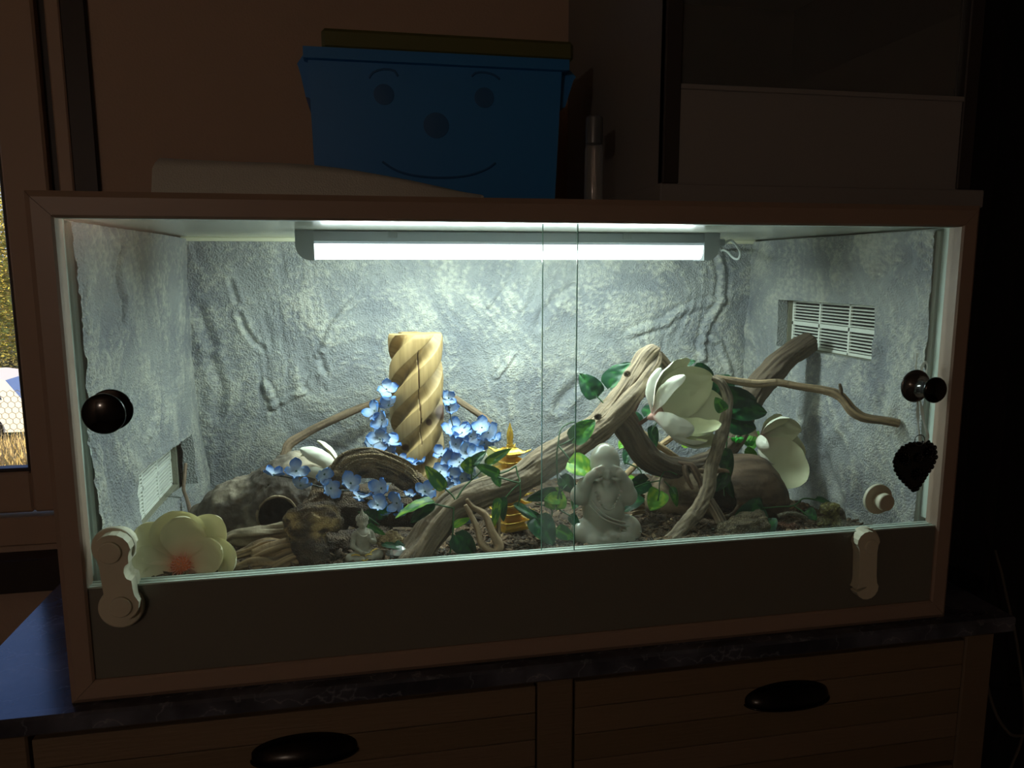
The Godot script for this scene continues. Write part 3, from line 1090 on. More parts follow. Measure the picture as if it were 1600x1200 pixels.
	# two sliding panes
	for k in 2:
		var x0: float = [-0.003, px(847, 600, -0.021).x][k]
		var x1: float = [px(900, 600, -0.0115).x, 1.363][k]
		var z: float = [-0.0118, -0.0210][k]
		var p := part(t, "sliding_glass", boxes([[x0, x1, -0.5092, -0.001, z - 0.0017, z + 0.0017]]), M.pane, ["left sliding glass pane", "right sliding glass pane"][k])
		var e: float = [x1, x0][k]
		part(p, "polished_edge", boxes([[e - 0.0006, e + 0.0006, -0.5092, -0.001, z - 0.0017, z + 0.0017]]), M.glass_edge)
		if k == 1:
			part(p, "polished_edge", boxes([[x1, x1 + 0.0012, -0.5092, -0.001, z - 0.0017, z + 0.0017]]), M.glass_edge_dark)
		# knob: base plate, neck and domed head, turned along z
		var c := px(168 + 6, 640, -0.010) if k == 0 else px(1430, 603, -0.0193)
		var knob := Shape.new()
		var tk := Transform3D(Basis(Vector3(1, 0, 0), Vector3(0, 0, 1), Vector3(0, -1, 0)), Vector3(c.x, c.y, z + 0.0017))
		knob.lathe([Vector2(0.0005, 0.0), Vector2(0.0285, 0.0), Vector2(0.0285, 0.002), Vector2(0.027, 0.004), Vector2(0.013, 0.006), Vector2(0.0105, 0.012), Vector2(0.012, 0.021), Vector2(0.021, 0.026), Vector2(0.0265, 0.030)] if k == 0 else [Vector2(0.0005, 0.0), Vector2(0.028, 0.0), Vector2(0.028, 0.002), Vector2(0.025, 0.004), Vector2(0.011, 0.006), Vector2(0.009, 0.03), Vector2(0.018, 0.042), Vector2(0.0205, 0.044)], 40, tk)
		var kn := part(p, "door_knob", knob.mesh(), M.chrome if k == 1 else M.black_gloss)
		kn.name = "door_knob"
		var head := Shape.new()
		var r: float = [0.0275, 0.0215][k]
		var h: float = [0.030, 0.044][k]
		head.lathe([Vector2(r - 0.001, h), Vector2(r, h + 0.001), Vector2(r, h + 0.003), Vector2(r - 0.001, h + 0.0042), Vector2(r * 0.9, h + 0.006), Vector2(r * 0.6, h + 0.0085), Vector2(r * 0.3, h + 0.0097), Vector2(0.0003, h + 0.010)], 40, tk)
		part(p, "knob_head", head.mesh(), M.black_gloss)


func build_lamp() -> void:
	# LED batten under the ceiling
	var x0 := px(463, 385, -0.325).x
	var x1 := px(1116, 385, -0.325).x
	var l := thing("led_lamp", "glowing white led tube lamp under the terrarium ceiling", "lamp", P((x0 + x1) / 2, 0.0, -0.325))
	var s := Shape.new()
	s.box(P(x0 + 0.026, -0.020, -0.347), P(x1 - 0.026, 0.0009, -0.303), 0.002)
	s.box(P(x0 + 0.02, -0.0235, -0.342), P(x1 - 0.02, -0.019, -0.308), 0.001)
	part(l, "lamp_channel", s.mesh(), M.alu)
	for x in [x0 + 0.17, x1 - 0.19]:
		var clip := Shape.new()
		clip.box(P(x - 0.008, -0.012, -0.349), P(x + 0.008, 0.0009, -0.3005), 0.001)
		part(l, "mounting_clip", clip.mesh(), M.lamp_plastic)
	var d := Shape.new()
	var out := PackedVector2Array()
	for k in 25:
		var a := PI + PI * k / 24.0
		out.append(Vector2(0.0195 * cos(a), -0.0285 + 0.0215 * sin(a)))
	out.append(Vector2(0.0195, -0.0225))
	out.append(Vector2(-0.0195, -0.0225))
	d.extrude(out, x0 + 0.028 - 0.675, x1 - 0.028 - 0.675, Transform3D(Basis(Vector3(0, 0, -1), Vector3(0, 1, 0), Vector3(1, 0, 0)), P(0.675, 0, -0.325)))
	part(l, "tube_diffuser", d.mesh(), M.tube, "glowing white diffuser")
	for e in 2:
		var cap := Shape.new()
		var o := PackedVector2Array([Vector2(0.032, 0.0008), Vector2(0.0, 0.0008), Vector2(0.0, -0.026)])
		for k in 9:
			var a := PI + PI / 2 * k / 8.0
			o.append(Vector2(0.026 + 0.026 * cos(a), -0.026 + 0.026 * sin(a)))
		o.append(Vector2(0.032, -0.052))
		var tc := Transform3D(Basis.IDENTITY, P(x0, 0, 0))
		if e == 1:
			tc = Transform3D(Basis(Vector3(-1, 0, 0), Vector3(0, 1, 0), Vector3(0, 0, 1)), P(x1, 0, 0))
		cap.extrude(o, -0.3492, -0.3008, tc)
		part(l, "end_cap", cap.mesh(), M.lamp_plastic)
	var plug := Shape.new()
	plug.box(P(x1 - 0.001, -0.0235, -0.335), P(x1 + 0.02, -0.009, -0.317), 0.002)
	part(l, "plug", plug.mesh(), M.lamp_plastic)
	var c := Shape.new()
	var r := 2.7
	limb(c, [[P(x1 + 0.018, -0.017, -0.327), 0.0027], [P(x1 + 0.026, -0.0175, -0.335), 0.0027]] + way([[1143, 376, -0.40, r], [1156, 392, -0.47, r], [1154, 404, -0.50, r], [1146, 403, -0.52, r], [1136, 393, -0.58, r], [1129, 391, -0.64, r], [1126, 394, -0.665, r]]), {"sides": 10, "step": 0.005, "amp": 0.0, "grain": 0.0})
	part(l, "cable", c.mesh(), M.cable, "white looped cable")


# ------------------------------------------------------------------ things standing on top of the terrarium
func build_top_things() -> void:
	# blue tub with a lid, and the face stuck on its front
	const TOP := 0.0345
	var z := -0.27
	var b := thing("storage_box", "large blue plastic storage box with a face of stickers", "box", P(0.54, TOP, -0.40))
	var a0 := px(492, 250, z).x
	var b0 := px(868, 250, z).x
	var a1 := px(481, 96, z).x
	var b1 := px(878, 96, z).x
	var yt := px(680, 84, z).y - TY
	var s := Shape.new()
	var quadx := func(y0: float, y1: float, l0: float, r0: float, l1: float, r1: float, zf0: float, zf1: float, zb0: float, zb1: float) -> void:
		s.flat([P(l0, y0, zf0), P(r0, y0, zf0), P(r1, y1, zf1), P(l1, y1, zf1)], Vector3(0, 0, 1))
		s.flat([P(l0, y0, zb0), P(r0, y0, zb0), P(r1, y1, zb1), P(l1, y1, zb1)], Vector3(0, 0, -1))
		s.flat([P(l0, y0, zf0), P(l1, y1, zf1), P(l1, y1, zb1), P(l0, y0, zb0)], Vector3(-1, 0, 0))
		s.flat([P(r0, y0, zf0), P(r1, y1, zf1), P(r1, y1, zb1), P(r0, y0, zb0)], Vector3(1, 0, 0))
	quadx.call(TOP, yt - 0.02, a0, b0, a1, b1, z - 0.008, z, -0.522, -0.53)
	quadx.call(yt - 0.02, yt - 0.018, a1, b1, a1 - 0.007, b1 + 0.012, z, z + 0.007, -0.53, -0.537)
	quadx.call(yt - 0.018, yt, a1 - 0.007, b1 + 0.012, a1 - 0.007, b1 + 0.012, z + 0.007, z + 0.007, -0.537, -0.537)
	s.flat([P(a1 - 0.007, yt, z + 0.007), P(b1 + 0.012, yt, z + 0.007), P(b1 + 0.012, yt, -0.537), P(a1 - 0.007, yt, -0.537)], Vector3.UP)
	s.flat([P(a0, TOP, z - 0.008), P(b0, TOP, z - 0.008), P(b0, TOP, -0.522), P(a0, TOP, -0.522)], Vector3.DOWN)
	part(b, "tub", s.mesh(), M.blue)
	for e in 2:
		var h := Shape.new()
		var xs: float = [a1 - 0.007, b1 + 0.012][e]
		var sg: float = [-1.0, 1.0][e]
		h.extrude(PackedVector2Array([Vector2(xs - sg * 0.003, yt - 0.001), Vector2(xs + sg * [0.012, 0.02][e], yt - 0.022), Vector2(xs + sg * [0.009, 0.015][e], yt - 0.028), Vector2(xs + sg * 0.0, yt - 0.075), Vector2(xs - sg * 0.009, yt - 0.078), Vector2(xs - sg * 0.01, yt - 0.01)]), -0.50, z - 0.02, Transform3D(Basis.IDENTITY, Vector3(0, TY, 0)))
		part(b, "handle_flap", h.mesh(), M.blue)
	var lid := Shape.new()
	lid.box(P(px(502, 70, z).x, yt, -0.52), P(px(898, 70, z).x, px(700, 52, z).y - TY, z - 0.004), 0.006)
	part(b, "lid", lid.mesh(), M.lime, "dull yellow green lid")
	for q in [[600, 147, 15, "eye_sticker"], [757, 152, 15, "eye_sticker"], [682, 195, 19, "nose_sticker"]]:
		var c := px(q[0], q[1], z)
		var d := Shape.new()
		var zz := lerpf(z - 0.008, z, (c.y - TY - TOP) / (yt - TOP)) + 0.0004
		d.lathe([Vector2(0.0003, 0.0007), Vector2(q[2] * 0.00112, 0.00066), Vector2(q[2] * 0.00118, 0.0)].map(func(p): return p), 28, Transform3D(Basis(Vector3(1, 0, 0), Vector3(0, 0, 1), Vector3(0, -1, 0)), Vector3(c.x, c.y, zz)))
		d.i.reverse()
		part(b, q[3], d.mesh(), M.black_print)
	for q in [[[577, 122], [583, 113], [600, 108], [617, 111], [622, 119]], [[737, 119], [743, 114], [757, 113], [772, 117], [781, 124]], [[598, 252], [620, 266], [650, 274], [690, 277], [730, 274], [760, 264], [775, 254]]]:
		var pts := []
		for e in q:
			var c := px(e[0], e[1], z)
			c.z = lerpf(z - 0.008, z, (c.y - TY - TOP) / (yt - TOP))
			pts.append([c, 0.0022])
		var d := Shape.new()
		limb(d, pts, {"sides": 6, "amp": 0.0, "grain": 0.0})
		part(b, "mouth_sticker" if q.size() > 5 else "brow_sticker", d.mesh(), M.black_print)
	# pale folded cloth in front of it
	var cl := Shape.new()
	var top := [[243, 250], [247, 245], [300, 247], [380, 250], [440, 253], [490, 256], [540, 261], [590, 270], [640, 281], [690, 292], [725, 299], [752, 304]]
	var nz := 7
	var rows := []
	for q in top:
		rows.append(px(q[0], q[1], -0.13))
	for k in nz + 1:
		for p in rows:
			var w: float = sin(PI * k / nz)
			var y: float = lerpf(TOP + TY, p.y, pow(w, 0.35)) + 0.003 * fine.get_noise_2d(p.x * 9.0, k * 0.7) * w
			cl.add(Vector3(p.x, maxf(y, TOP + TY), -0.09 - 0.12 * k / nz))
	var w := rows.size()
	for k in nz:
		for q in w - 1:
			cl.quad(k * w + q, k * w + q + 1, (k + 1) * w + q + 1, (k + 1) * w + q)
	for e in 2:
		var list := []
		for k in nz + 1:
			list.append(cl.v[k * w + (0 if e == 0 else w - 1)])
		cl.flat(list, Vector3(-1 if e == 0 else 1, 0, 0))
	lone("folded_cloth", cl.mesh(), M.cloth, "pale folded cloth on the terrarium top before the blue box", "cloth")
	# clear plastic bottle
	var c := px(927, 300, -0.2)
	var bo := thing("clear_bottle", "slim clear plastic bottle with a pale cap beside the blue box", "bottle", Vector3(c.x, TY + TOP, -0.2))
	var tb := Transform3D(Basis.IDENTITY, Vector3(c.x, TY + TOP, -0.2))
	var ytop := px(927, 182, -0.2).y - TY - TOP
	var ymid := px(927, 225, -0.2).y - TY - TOP
	var body := Shape.new()
	body.lathe([Vector2(0.0005, 0.0), Vector2(0.014, 0.0), Vector2(0.016, 0.003), Vector2(0.016, ymid - 0.01), Vector2(0.014, ymid), Vector2(0.012, ymid + 0.003)], 24, tb)
	part(bo, "bottle_body", body.mesh(), M.clear)
	var cap := Shape.new()
	cap.lathe([Vector2(0.0145, ymid), Vector2(0.0150, ymid + 0.002), Vector2(0.0150, ytop - 0.003), Vector2(0.013, ytop), Vector2(0.0004, ytop)], 24, tb)
	part(bo, "cap", cap.mesh(), mat(Color(0.35, 0.37, 0.38), 0.3))
	# the cabinet on the right end
	var zf := -0.05
	var cb := thing("upper_cabinet", "smaller cabinet with a dark glass front standing on the terrarium", "cabinet", P(1.14, TOP, -0.3))
	var xl := px(1037, 200, zf).x
	var xr := px(1520, 200, zf).x
	var ytop2 := 0.52
	part(cb, "side_panel", boxes([[xl, xl + 0.012, 0.064, ytop2, -0.62, zf - 0.004]]), M.cabinet)
	part(cb, "side_panel", boxes([[xr - 0.012, xr, 0.064, ytop2, -0.62, zf - 0.004]]), M.cabinet)
	part(cb, "back_panel", boxes([[xl + 0.012, xr - 0.012, 0.064, ytop2, -0.62, -0.608]]), M.cabinet)
	part(cb, "top_panel", boxes([[xl, xr, ytop2, ytop2 + 0.015, -0.62, zf]]), M.cabinet)
	part(cb, "corner_post", boxes([[xl, px(1062, 200, zf).x, 0.064, ytop2, zf - 0.02, zf + 0.002]], 0.002), M.cabinet_frame, "dark front corner post")
	part(cb, "corner_post", boxes([[px(1510, 100, zf).x, xr + 0.004, 0.064, ytop2, zf - 0.02, zf + 0.002]], 0.002), M.cabinet_frame)
	var yp := px(1062, 130, zf).y - TY
	part(cb, "lower_panel", boxes([[px(1062, 200, zf).x, px(1510, 200, zf).x, 0.064, yp - 0.008, zf - 0.018, zf - 0.002]]), M.cabinet)
	part(cb, "glass_rail", boxes([[px(1062, 200, zf).x, px(1510, 200, zf).x, yp - 0.008, yp, zf - 0.02, zf + 0.001]], 0.001), M.cabinet)
	part(cb, "glass_front", boxes([[px(1062, 200, zf).x, px(1510, 200, zf).x, yp, ytop2, zf - 0.012, zf - 0.009]]), M.pane)
	part(cb, "inner_lining", boxes([[xl + 0.013, xr - 0.013, yp - 0.03, ytop2 - 0.001, -0.606, -0.600], [xl + 0.013, xl + 0.016, yp - 0.03, ytop2 - 0.001, -0.600, -0.08], [xr - 0.016, xr - 0.013, yp - 0.03, ytop2 - 0.001, -0.600, -0.08], [xl + 0.016, xr - 0.016, yp - 0.03, yp - 0.025, -0.6, -0.08]]), M.dark)
	part(cb, "base_ledge", boxes([[px(1030, 290, zf).x, px(1535, 290, zf).x, TOP, 0.064, -0.42, zf + 0.006]], 0.002), M.cabinet)
	# dark curtain at the right
	var cu := Shape.new()
	var nu := 90
	var nv := 14
	for side in 2:
		var f0 := cu.v.size()
		for v in nv + 1:
			for u in nu + 1:
				var x := 1.54 + 0.8 * u / nu
				var y := 0.9 - 2.36 * v / nv
				cu.add(P(x, y, -0.50 + 0.035 * sin(u * 0.62 + 0.4 * sin(u * 0.21)) + 0.01 * plain_noise.get_noise_2d(x * 6.0, y * 2.0) - 0.003 * side))
		for v in nv:
			for u in nu:
				var o := f0 + v * (nu + 1) + u
				if side == 0:
					cu.quad(o, o + nu + 1, o + nu + 2, o + 1)
				else:
					cu.quad(o, o + 1, o + nu + 2, o + nu + 1)
	lone("curtain", cu.mesh(), M.curtain, "dark curtain in deep folds at the right of the terrarium", "curtain")
	var k1 := Shape.new()
	limb(k1, way([[1512, 940, -0.10, 3.0], [1520, 970, -0.08, 3.0], [1530, 1010, -0.06, 3.2], [1540, 1060, -0.05, 3.2], [1552, 1105, -0.05, 3.2], [1568, 1135, -0.05, 3.2], [1590, 1150, -0.05, 3.0], [1640, 1130, -0.1, 3.0]]), {"sides": 8, "grain": 0.15})
	lone("hanging_cord", k1.mesh(), M.cord, "pale cord hanging in a loop past the dresser's right end", "cord")
	var k2 := Shape.new()
	limb(k2, way([[1555, 860, -0.2, 2.6], [1566, 900, -0.19, 3.0], [1572, 930, -0.18, 3.2], [1585, 985, -0.16, 3.2], [1594, 1040, -0.15, 3.2], [1600, 1090, -0.14, 3.2], [1598, 1150, -0.13, 3.0], [1570, 1220, -0.12, 3.0]]), {"sides": 8, "grain": 0.15})
	lone("hanging_cord", k2.mesh(), M.cord, "straighter pale cord hanging at the far right edge", "cord")


# ------------------------------------------------------------------ ground inside
func build_ground() -> void:
	var s := Shape.new()
	var nx := 300
	var nz := 130
	for j in nz + 1:
		for i in nx + 1:
			var x := -0.015 + 1.39 * i / nx
			var z := -0.0285 - 0.637 * j / nz
			var f := fine.get_noise_2d(x * 34.0, z * 34.0)
			var y := soil(x, z) + 0.007 * f + 0.003 * fine.get_noise_2d(x * 90.0 + 7.0, z * 90.0)
			s.add(Vector3(x, y, z), Color(0.035, 0.024, 0.016).lerp(Color(0.16, 0.11, 0.065), clampf(0.45 + f * 1.2, 0, 1)))
	for j in nz:
		for i in nx:
			var o := j * (nx + 1) + i
			s.quad(o, o + 1, o + nx + 2, o + nx + 1)
	var t := thing("bark_ground", "dark bark chip and soil bedding covering the terrarium floor", "soil", P(0.68, -0.56, -0.35), "", "stuff")
	var e := part(t, "soil_bed", s.mesh(), M.soil)
	e.set_meta("kind", "stuff")
	var chip := Shape.new()
	var r := RandomNumberGenerator.new()
	r.seed = 12
	for k in 2:
		for q in 7:
			var a := TAU * q / 7
			chip.add(Vector3(cos(a) * r.randf_range(0.6, 1.1), (0.22 if k else -0.22) + r.randf_range(-0.12, 0.12), sin(a) * r.randf_range(0.35, 0.6)))
	var tp := chip.add(Vector3(0.1, 0.33, 0.05))
	var bt := chip.add(Vector3(0, -0.3, 0))
	for q in 7:
		var q2 := (q + 1) % 7
		chip.quad(q, q + 7, q2 + 7, q2)
		chip.tri(tp, q2 + 7, q + 7)
		chip.tri(bt, q, q2)
	var cm := chip.mesh()
	var mm := MultiMesh.new()
	mm.transform_format = MultiMesh.TRANSFORM_3D
	mm.use_colors = true
	mm.mesh = cm
	mm.instance_count = 7000
	for i in 7000:
		var x := r.randf_range(0.02, 1.34)
		var z := r.randf_range(-0.05, -0.62) if r.randf() < 0.6 else r.randf_range(-0.05, -0.3)
		var y := soil(x, z) + 0.007 * fine.get_noise_2d(x * 34.0, z * 34.0)
		var size := r.randf_range(0.002, 0.0065) * (1.0 + 0.8 * pow(r.randf(), 6.0))
		mm.set_instance_transform(i, Transform3D(Basis.from_euler(Vector3(r.randf_range(-0.7, 0.7), r.randf() * TAU, r.randf_range(-0.7, 0.7))) * Basis.from_scale(Vector3(size * r.randf_range(0.8, 2.2), size * r.randf_range(0.5, 1.0), size)), Vector3(x, y + 0.001, z)))
		var c := Color(0.04, 0.027, 0.018).lerp(Color(0.17, 0.105, 0.055), r.randf())
		if r.randf() < 0.10:
			c = Color(0.40, 0.29, 0.16).lerp(Color(0.26, 0.14, 0.07), r.randf())
		mm.set_instance_color(i, c)
	var o := MultiMeshInstance3D.new()
	o.name = "bark_chips"
	o.multimesh = mm
	o.material_override = M.soil
	t.add_child(o)
	o.transform = t.transform.affine_inverse()
	o.set_meta("kind", "stuff")


# ------------------------------------------------------------------ wood
func build_wood() -> void:
	var dk := Color(0.045, 0.033, 0.022)
	var lt := Color(0.255, 0.192, 0.118)
	# the big branch: trunk rising to the right, its knobbly top, and the fork that swings under the magnolia up to the vent
	var t := thing("driftwood_branch", "big grey brown driftwood branch rising across the terrarium to a blunt top", "driftwood", ground(655, 868))
	var s := Shape.new()
	limb(s, way([[634, 892, -0.075, 29], [648, 872, -0.085, 29], [664, 846, -0.095, 28], [686, 814, -0.11, 27], [708, 791, -0.12, 26], [750, 771, -0.135, 26], [800, 755, -0.155, 28], [860, 716, -0.185, 28], [900, 691, -0.21, 28], [940, 662, -0.24, 27], [966, 630, -0.265, 25], [986, 599, -0.285, 23], [1005, 567, -0.305, 21], [1017, 553, -0.312, 19], [1024, 548, -0.315, 15]]), {"sides": 84, "step": 0.004, "amp": 0.15, "grain": 0.15, "seed": 3.0, "dark": dk, "light": lt, "round": 0.9})
	part(t, "trunk", s.mesh(), M.wood)
	s = Shape.new()
	limb(s, way([[898, 700, -0.19, 8], [930, 677, -0.205, 14], [962, 650, -0.22, 17], [990, 618, -0.235, 15], [1008, 594, -0.265, 12], [1024, 568, -0.295, 10], [1028, 552, -0.305, 8]]), {"sides": 40, "step": 0.005, "amp": 0.25, "grain": 0.16, "seed": 8.0, "dark": dk, "light": lt})
	part(t, "ridge", s.mesh(), M.wood)
	s = Shape.new()
	limb(s, way([[955, 640, -0.24, 22], [978, 664, -0.25, 27], [998, 700, -0.26, 26], [1030, 724, -0.27, 24], [1070, 732, -0.29, 22], [1115, 718, -0.31, 22], [1150, 682, -0.335, 21], [1168, 640, -0.35, 24], [1185, 604, -0.36, 28], [1208, 578, -0.362, 27], [1238, 552, -0.366, 24], [1266, 533, -0.372, 23]]), {"sides": 56, "step": 0.005, "amp": 0.14, "grain": 0.15, "seed": 13.0, "dark": Color(0.035, 0.024, 0.016), "light": Color(0.13, 0.096, 0.06), "round": 0.12})
	part(t, "fork", s.mesh(), M.wood)
	s = Shape.new()
	limb(s, way([[1020, 550, -0.315, 13], [1034, 562, -0.33, 12], [1050, 585, -0.35, 12], [1062, 612, -0.37, 11]]), {"sides": 28, "step": 0.006, "amp": 0.15, "grain": 0.15, "seed": 17.0, "dark": dk, "light": lt})
	part(t, "bent_end", s.mesh(), M.wood)
	# the knot holes: little rims
	for q in [[980, 584, -0.262, 5], [934, 651, -0.212, 5]]:
		s = Shape.new()
		var c := px(q[0], q[1], q[2])
		var ringp := []
		for k in 13:
			var a := TAU * k / 12
			ringp.append([c + Vector3(cos(a) * 0.0052, sin(a) * 0.0042, 0.0), 0.0024])
		limb(s, ringp, {"sides": 8, "step": 0.002, "amp": 0.6, "dark": dk, "light": lt.darkened(0.35)})
		s.lathe([Vector2(0.0056, 0.0), Vector2(0.004, 0.0012), Vector2(0.0003, 0.0018)], 12, Transform3D(axes(Vector3(0.2, 0.3, 1), Vector3.UP), c), false, Color(0.02, 0.014, 0.009))
		part(t, "knot", s.mesh(), M.wood)
	# twisted upright branch with its long arm to the right
	var u := thing("twisted_branch", "thin twisted branch standing before the gourd hide, forking up to the right", "branch", ground(1050, 845))
	s = Shape.new()
	var d2 := Color(0.05, 0.037, 0.024)
	var l2 := Color(0.24, 0.19, 0.12)
	limb(s, way([[1040, 852, -0.075, 13], [1062, 830, -0.085, 13], [1090, 797, -0.11, 13], [1107, 763, -0.14, 13], [1112, 730, -0.16, 12], [1124, 690, -0.18, 11.5], [1133, 655, -0.2, 11], [1137, 625, -0.215, 9], [1128, 600, -0.225, 8], [1114, 590, -0.235, 6]]), {"sides": 36, "step": 0.004, "amp": 0.24, "grain": 0.16, "seed": 23.0, "dark": d2, "light": l2, "twist": 6.0})
	part(u, "stem", s.mesh(), M.wood)
	s = Shape.new()
	limb(s, way([[1118, 589, -0.235, 5], [1140, 594, -0.225, 6.5], [1180, 600, -0.21, 7.5], [1215, 598, -0.195, 7], [1245, 603, -0.18, 7], [1290, 610, -0.155, 8], [1312, 619, -0.14, 9], [1330, 640, -0.125, 9.5], [1350, 652, -0.112, 8.5], [1380, 657, -0.1, 8], [1404, 662, -0.092, 7.5]]), {"sides": 24, "step": 0.004, "amp": 0.16, "grain": 0.16, "seed": 29.0, "dark": Color(0.07, 0.05, 0.03), "light": Color(0.36, 0.26, 0.14), "round": 0.1})
	limb(s, way([[1313, 622, -0.138, 4.5], [1314, 610, -0.136, 3.5], [1312, 600, -0.134, 2.6]]), {"sides": 10, "step": 0.003, "dark": Color(0.05, 0.04, 0.03), "light": Color(0.16, 0.11, 0.06)})
	part(u, "long_arm", s.mesh(), M.wood)
	s = Shape.new()
	limb(s, way([[1108, 782, -0.12, 9], [1122, 806, -0.108, 8.5], [1137, 838, -0.085, 9], [1142, 850, -0.078, 10]]), {"sides": 20, "step": 0.004, "amp": 0.2, "grain": 0.2, "seed": 31.0, "dark": d2, "light": Color(0.3, 0.23, 0.15)})
	part(u, "second_leg", s.mesh(), M.wood)
	# small gnarled root hooked over the fork
	var g := thing("gnarled_root", "small dark gnarled root hanging under the big branch's fork", "root", px(1078, 735, -0.22))
	s = Shape.new()
	limb(s, way([[1060, 722, -0.225, 2.5], [1072, 726, -0.22, 4.5], [1082, 730, -0.215, 6], [1092, 748, -0.2, 8], [1100, 766, -0.175, 7], [1108, 776, -0.15, 6]]), {"sides": 16, "step": 0.004, "amp": 0.5, "grain": 0.4, "seed": 37.0, "dark": Color(0.05, 0.035, 0.025), "light": Color(0.2, 0.13, 0.08)})
	limb(s, way([[1070, 728, -0.215, 5], [1072, 742, -0.205, 5], [1078, 755, -0.2, 4], [1083, 764, -0.195, 2.5]]), {"sides": 12, "step": 0.004, "amp": 0.5, "grain": 0.4, "seed": 39.0, "dark": Color(0.05, 0.035, 0.025), "light": Color(0.2, 0.13, 0.08)})
	limb(s, way([[1092, 735, -0.22, 4], [1110, 737, -0.215, 5], [1130, 735, -0.21, 5], [1142, 738, -0.21, 3.5]]), {"sides": 12, "step": 0.004, "amp": 0.4, "grain": 0.3, "seed": 43.0, "dark": Color(0.08, 0.05, 0.03), "light": Color(0.28, 0.19, 0.11)})
	part(g, "root_wood", s.mesh(), M.wood)
	# thin stick bent behind the column
	var st := thing("thin_stick", "long thin brown stick bent behind the carved column", "stick", px(432, 738, -0.56))
	s = Shape.new()
	limb(s, way([[424, 748, -0.55, 10], [444, 712, -0.565, 10], [452, 694, -0.575, 11], [480, 676, -0.585, 9], [505, 663, -0.59, 8.5], [545, 645, -0.6, 8.5], [580, 631, -0.605, 8], [620, 618, -0.61, 8], [660, 613, -0.61, 7.5], [700, 618, -0.6, 7.5], [725, 632, -0.59, 7.5], [755, 652, -0.575, 7.5], [775, 668, -0.56, 7]]), {"sides": 16, "step": 0.008, "amp": 0.12, "grain": 0.12, "seed": 47.0, "dark": Color(0.1, 0.07, 0.045), "light": Color(0.33, 0.24, 0.15)})
	part(st, "stick_wood", s.mesh(), M.wood)
	# twigs behind the magnolia
	var tw := thing("reddish_twig", "thin reddish twig reaching from the big branch to the magnolia", "twig", px(978, 652, -0.24))
	s = Shape.new()
	for q in [[[976, 653, -0.23, 5], [988, 664, -0.235, 5], [1000, 661, -0.24, 4], [1014, 652, -0.235, 3]], [[978, 655, -0.23, 4], [990, 642, -0.25, 4], [1000, 622, -0.27, 4.5], [1015, 612, -0.29, 5], [1035, 602, -0.31, 5]]]:
		limb(s, way(q), {"sides": 10, "step": 0.004, "amp": 0.2, "seed": 51.0, "dark": Color(0.06, 0.03, 0.02), "light": Color(0.2, 0.1, 0.07)})
	part(tw, "twig_wood", s.mesh(), M.wood)
	var cs := thing("crossed_sticks", "two tan bark covered sticks crossing behind the fork", "sticks", px(1010, 685, -0.38))
	for q in [[[992, 668, -0.36, 6], [1010, 682, -0.37, 7.5], [1035, 700, -0.38, 7], [1060, 716, -0.39, 6]], [[975, 745, -0.42, 6.5], [995, 725, -0.42, 6.5], [1035, 694, -0.41, 6.5], [1064, 672, -0.4, 6.5], [1090, 655, -0.39, 6]]]:
		s = Shape.new()
		limb(s, way(q), {"sides": 14, "step": 0.005, "amp": 0.2, "grain": 0.3, "seed": 57.0, "dark": Color(0.1, 0.065, 0.035), "light": Color(0.38, 0.27, 0.14)})
		part(cs, "stick_wood", s.mesh(), M.wood)
	# dark bark arch left of the column
	var ar := thing("bark_arch", "dark fibrous arched root wood with a hollow behind the small seated figure", "root", ground(490, 892))
	var f := field(0.012, 0.007, 60.0)
	var seg := func(list: Array) -> void:
		for k in list.size() - 1:
			var p: Array = list[k]
			var q: Array = list[k + 1]
			f.cap(px(p[0], p[1], p[2]), px(q[0], q[1], q[2]), p[3] * 0.001, q[3] * 0.001)
	seg.call([[492, 798, -0.14, 22], [512, 765, -0.165, 22], [540, 735, -0.18, 20], [572, 725, -0.19, 19], [605, 732, -0.19, 18], [638, 748, -0.18, 18], [660, 764, -0.17, 17], [662, 782, -0.17, 14]])
	seg.call([[455, 812, -0.1, 13], [482, 812, -0.1, 24], [510, 808, -0.105, 21], [522, 818, -0.11, 13]])
	seg.call([[476, 830, -0.1, 25], [486, 862, -0.085, 25], [494, 892, -0.08, 24]])
	seg.call([[530, 790, -0.25, 30], [570, 790, -0.26, 36], [620, 790, -0.26, 36], [652, 800, -0.24, 28]])
	seg.call([[520, 850, -0.2, 24], [580, 850, -0.22, 30], [650, 850, -0.2, 20]])
	f.frame = Basis(Vector3(0.45, 0, 0), Vector3(0, 1, 0), Vector3(0, 0, 1))
	s = Shape.new()
	var gold_at := px(505, 818, -0.09)
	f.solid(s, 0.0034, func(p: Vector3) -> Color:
		var strand := fine.get_noise_3d(p.x * 22.0 + p.y * 12.0, p.y * 55.0, p.z * 60.0)
		var k := clampf(0.45 + 1.3 * strand, 0.0, 1.0)
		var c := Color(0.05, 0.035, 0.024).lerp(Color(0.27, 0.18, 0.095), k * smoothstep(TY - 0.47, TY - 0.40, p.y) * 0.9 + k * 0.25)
		var raw := smoothstep(0.034, 0.012, p.distance_to(gold_at)) + smoothstep(0.03, 0.01, p.distance_to(gold_at + Vector3(-0.045, 0.0, 0.0)))
		return c.lerp(Color(0.62, 0.43, 0.18).lerp(Color(0.25, 0.15, 0.065), clampf(0.5 - 1.5 * strand, 0, 1)), clampf(raw, 0, 1) * clampf(0.6 + strand * 1.5, 0, 1)))
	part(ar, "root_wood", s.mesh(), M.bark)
	# fibres running over the arch
	s = Shape.new()
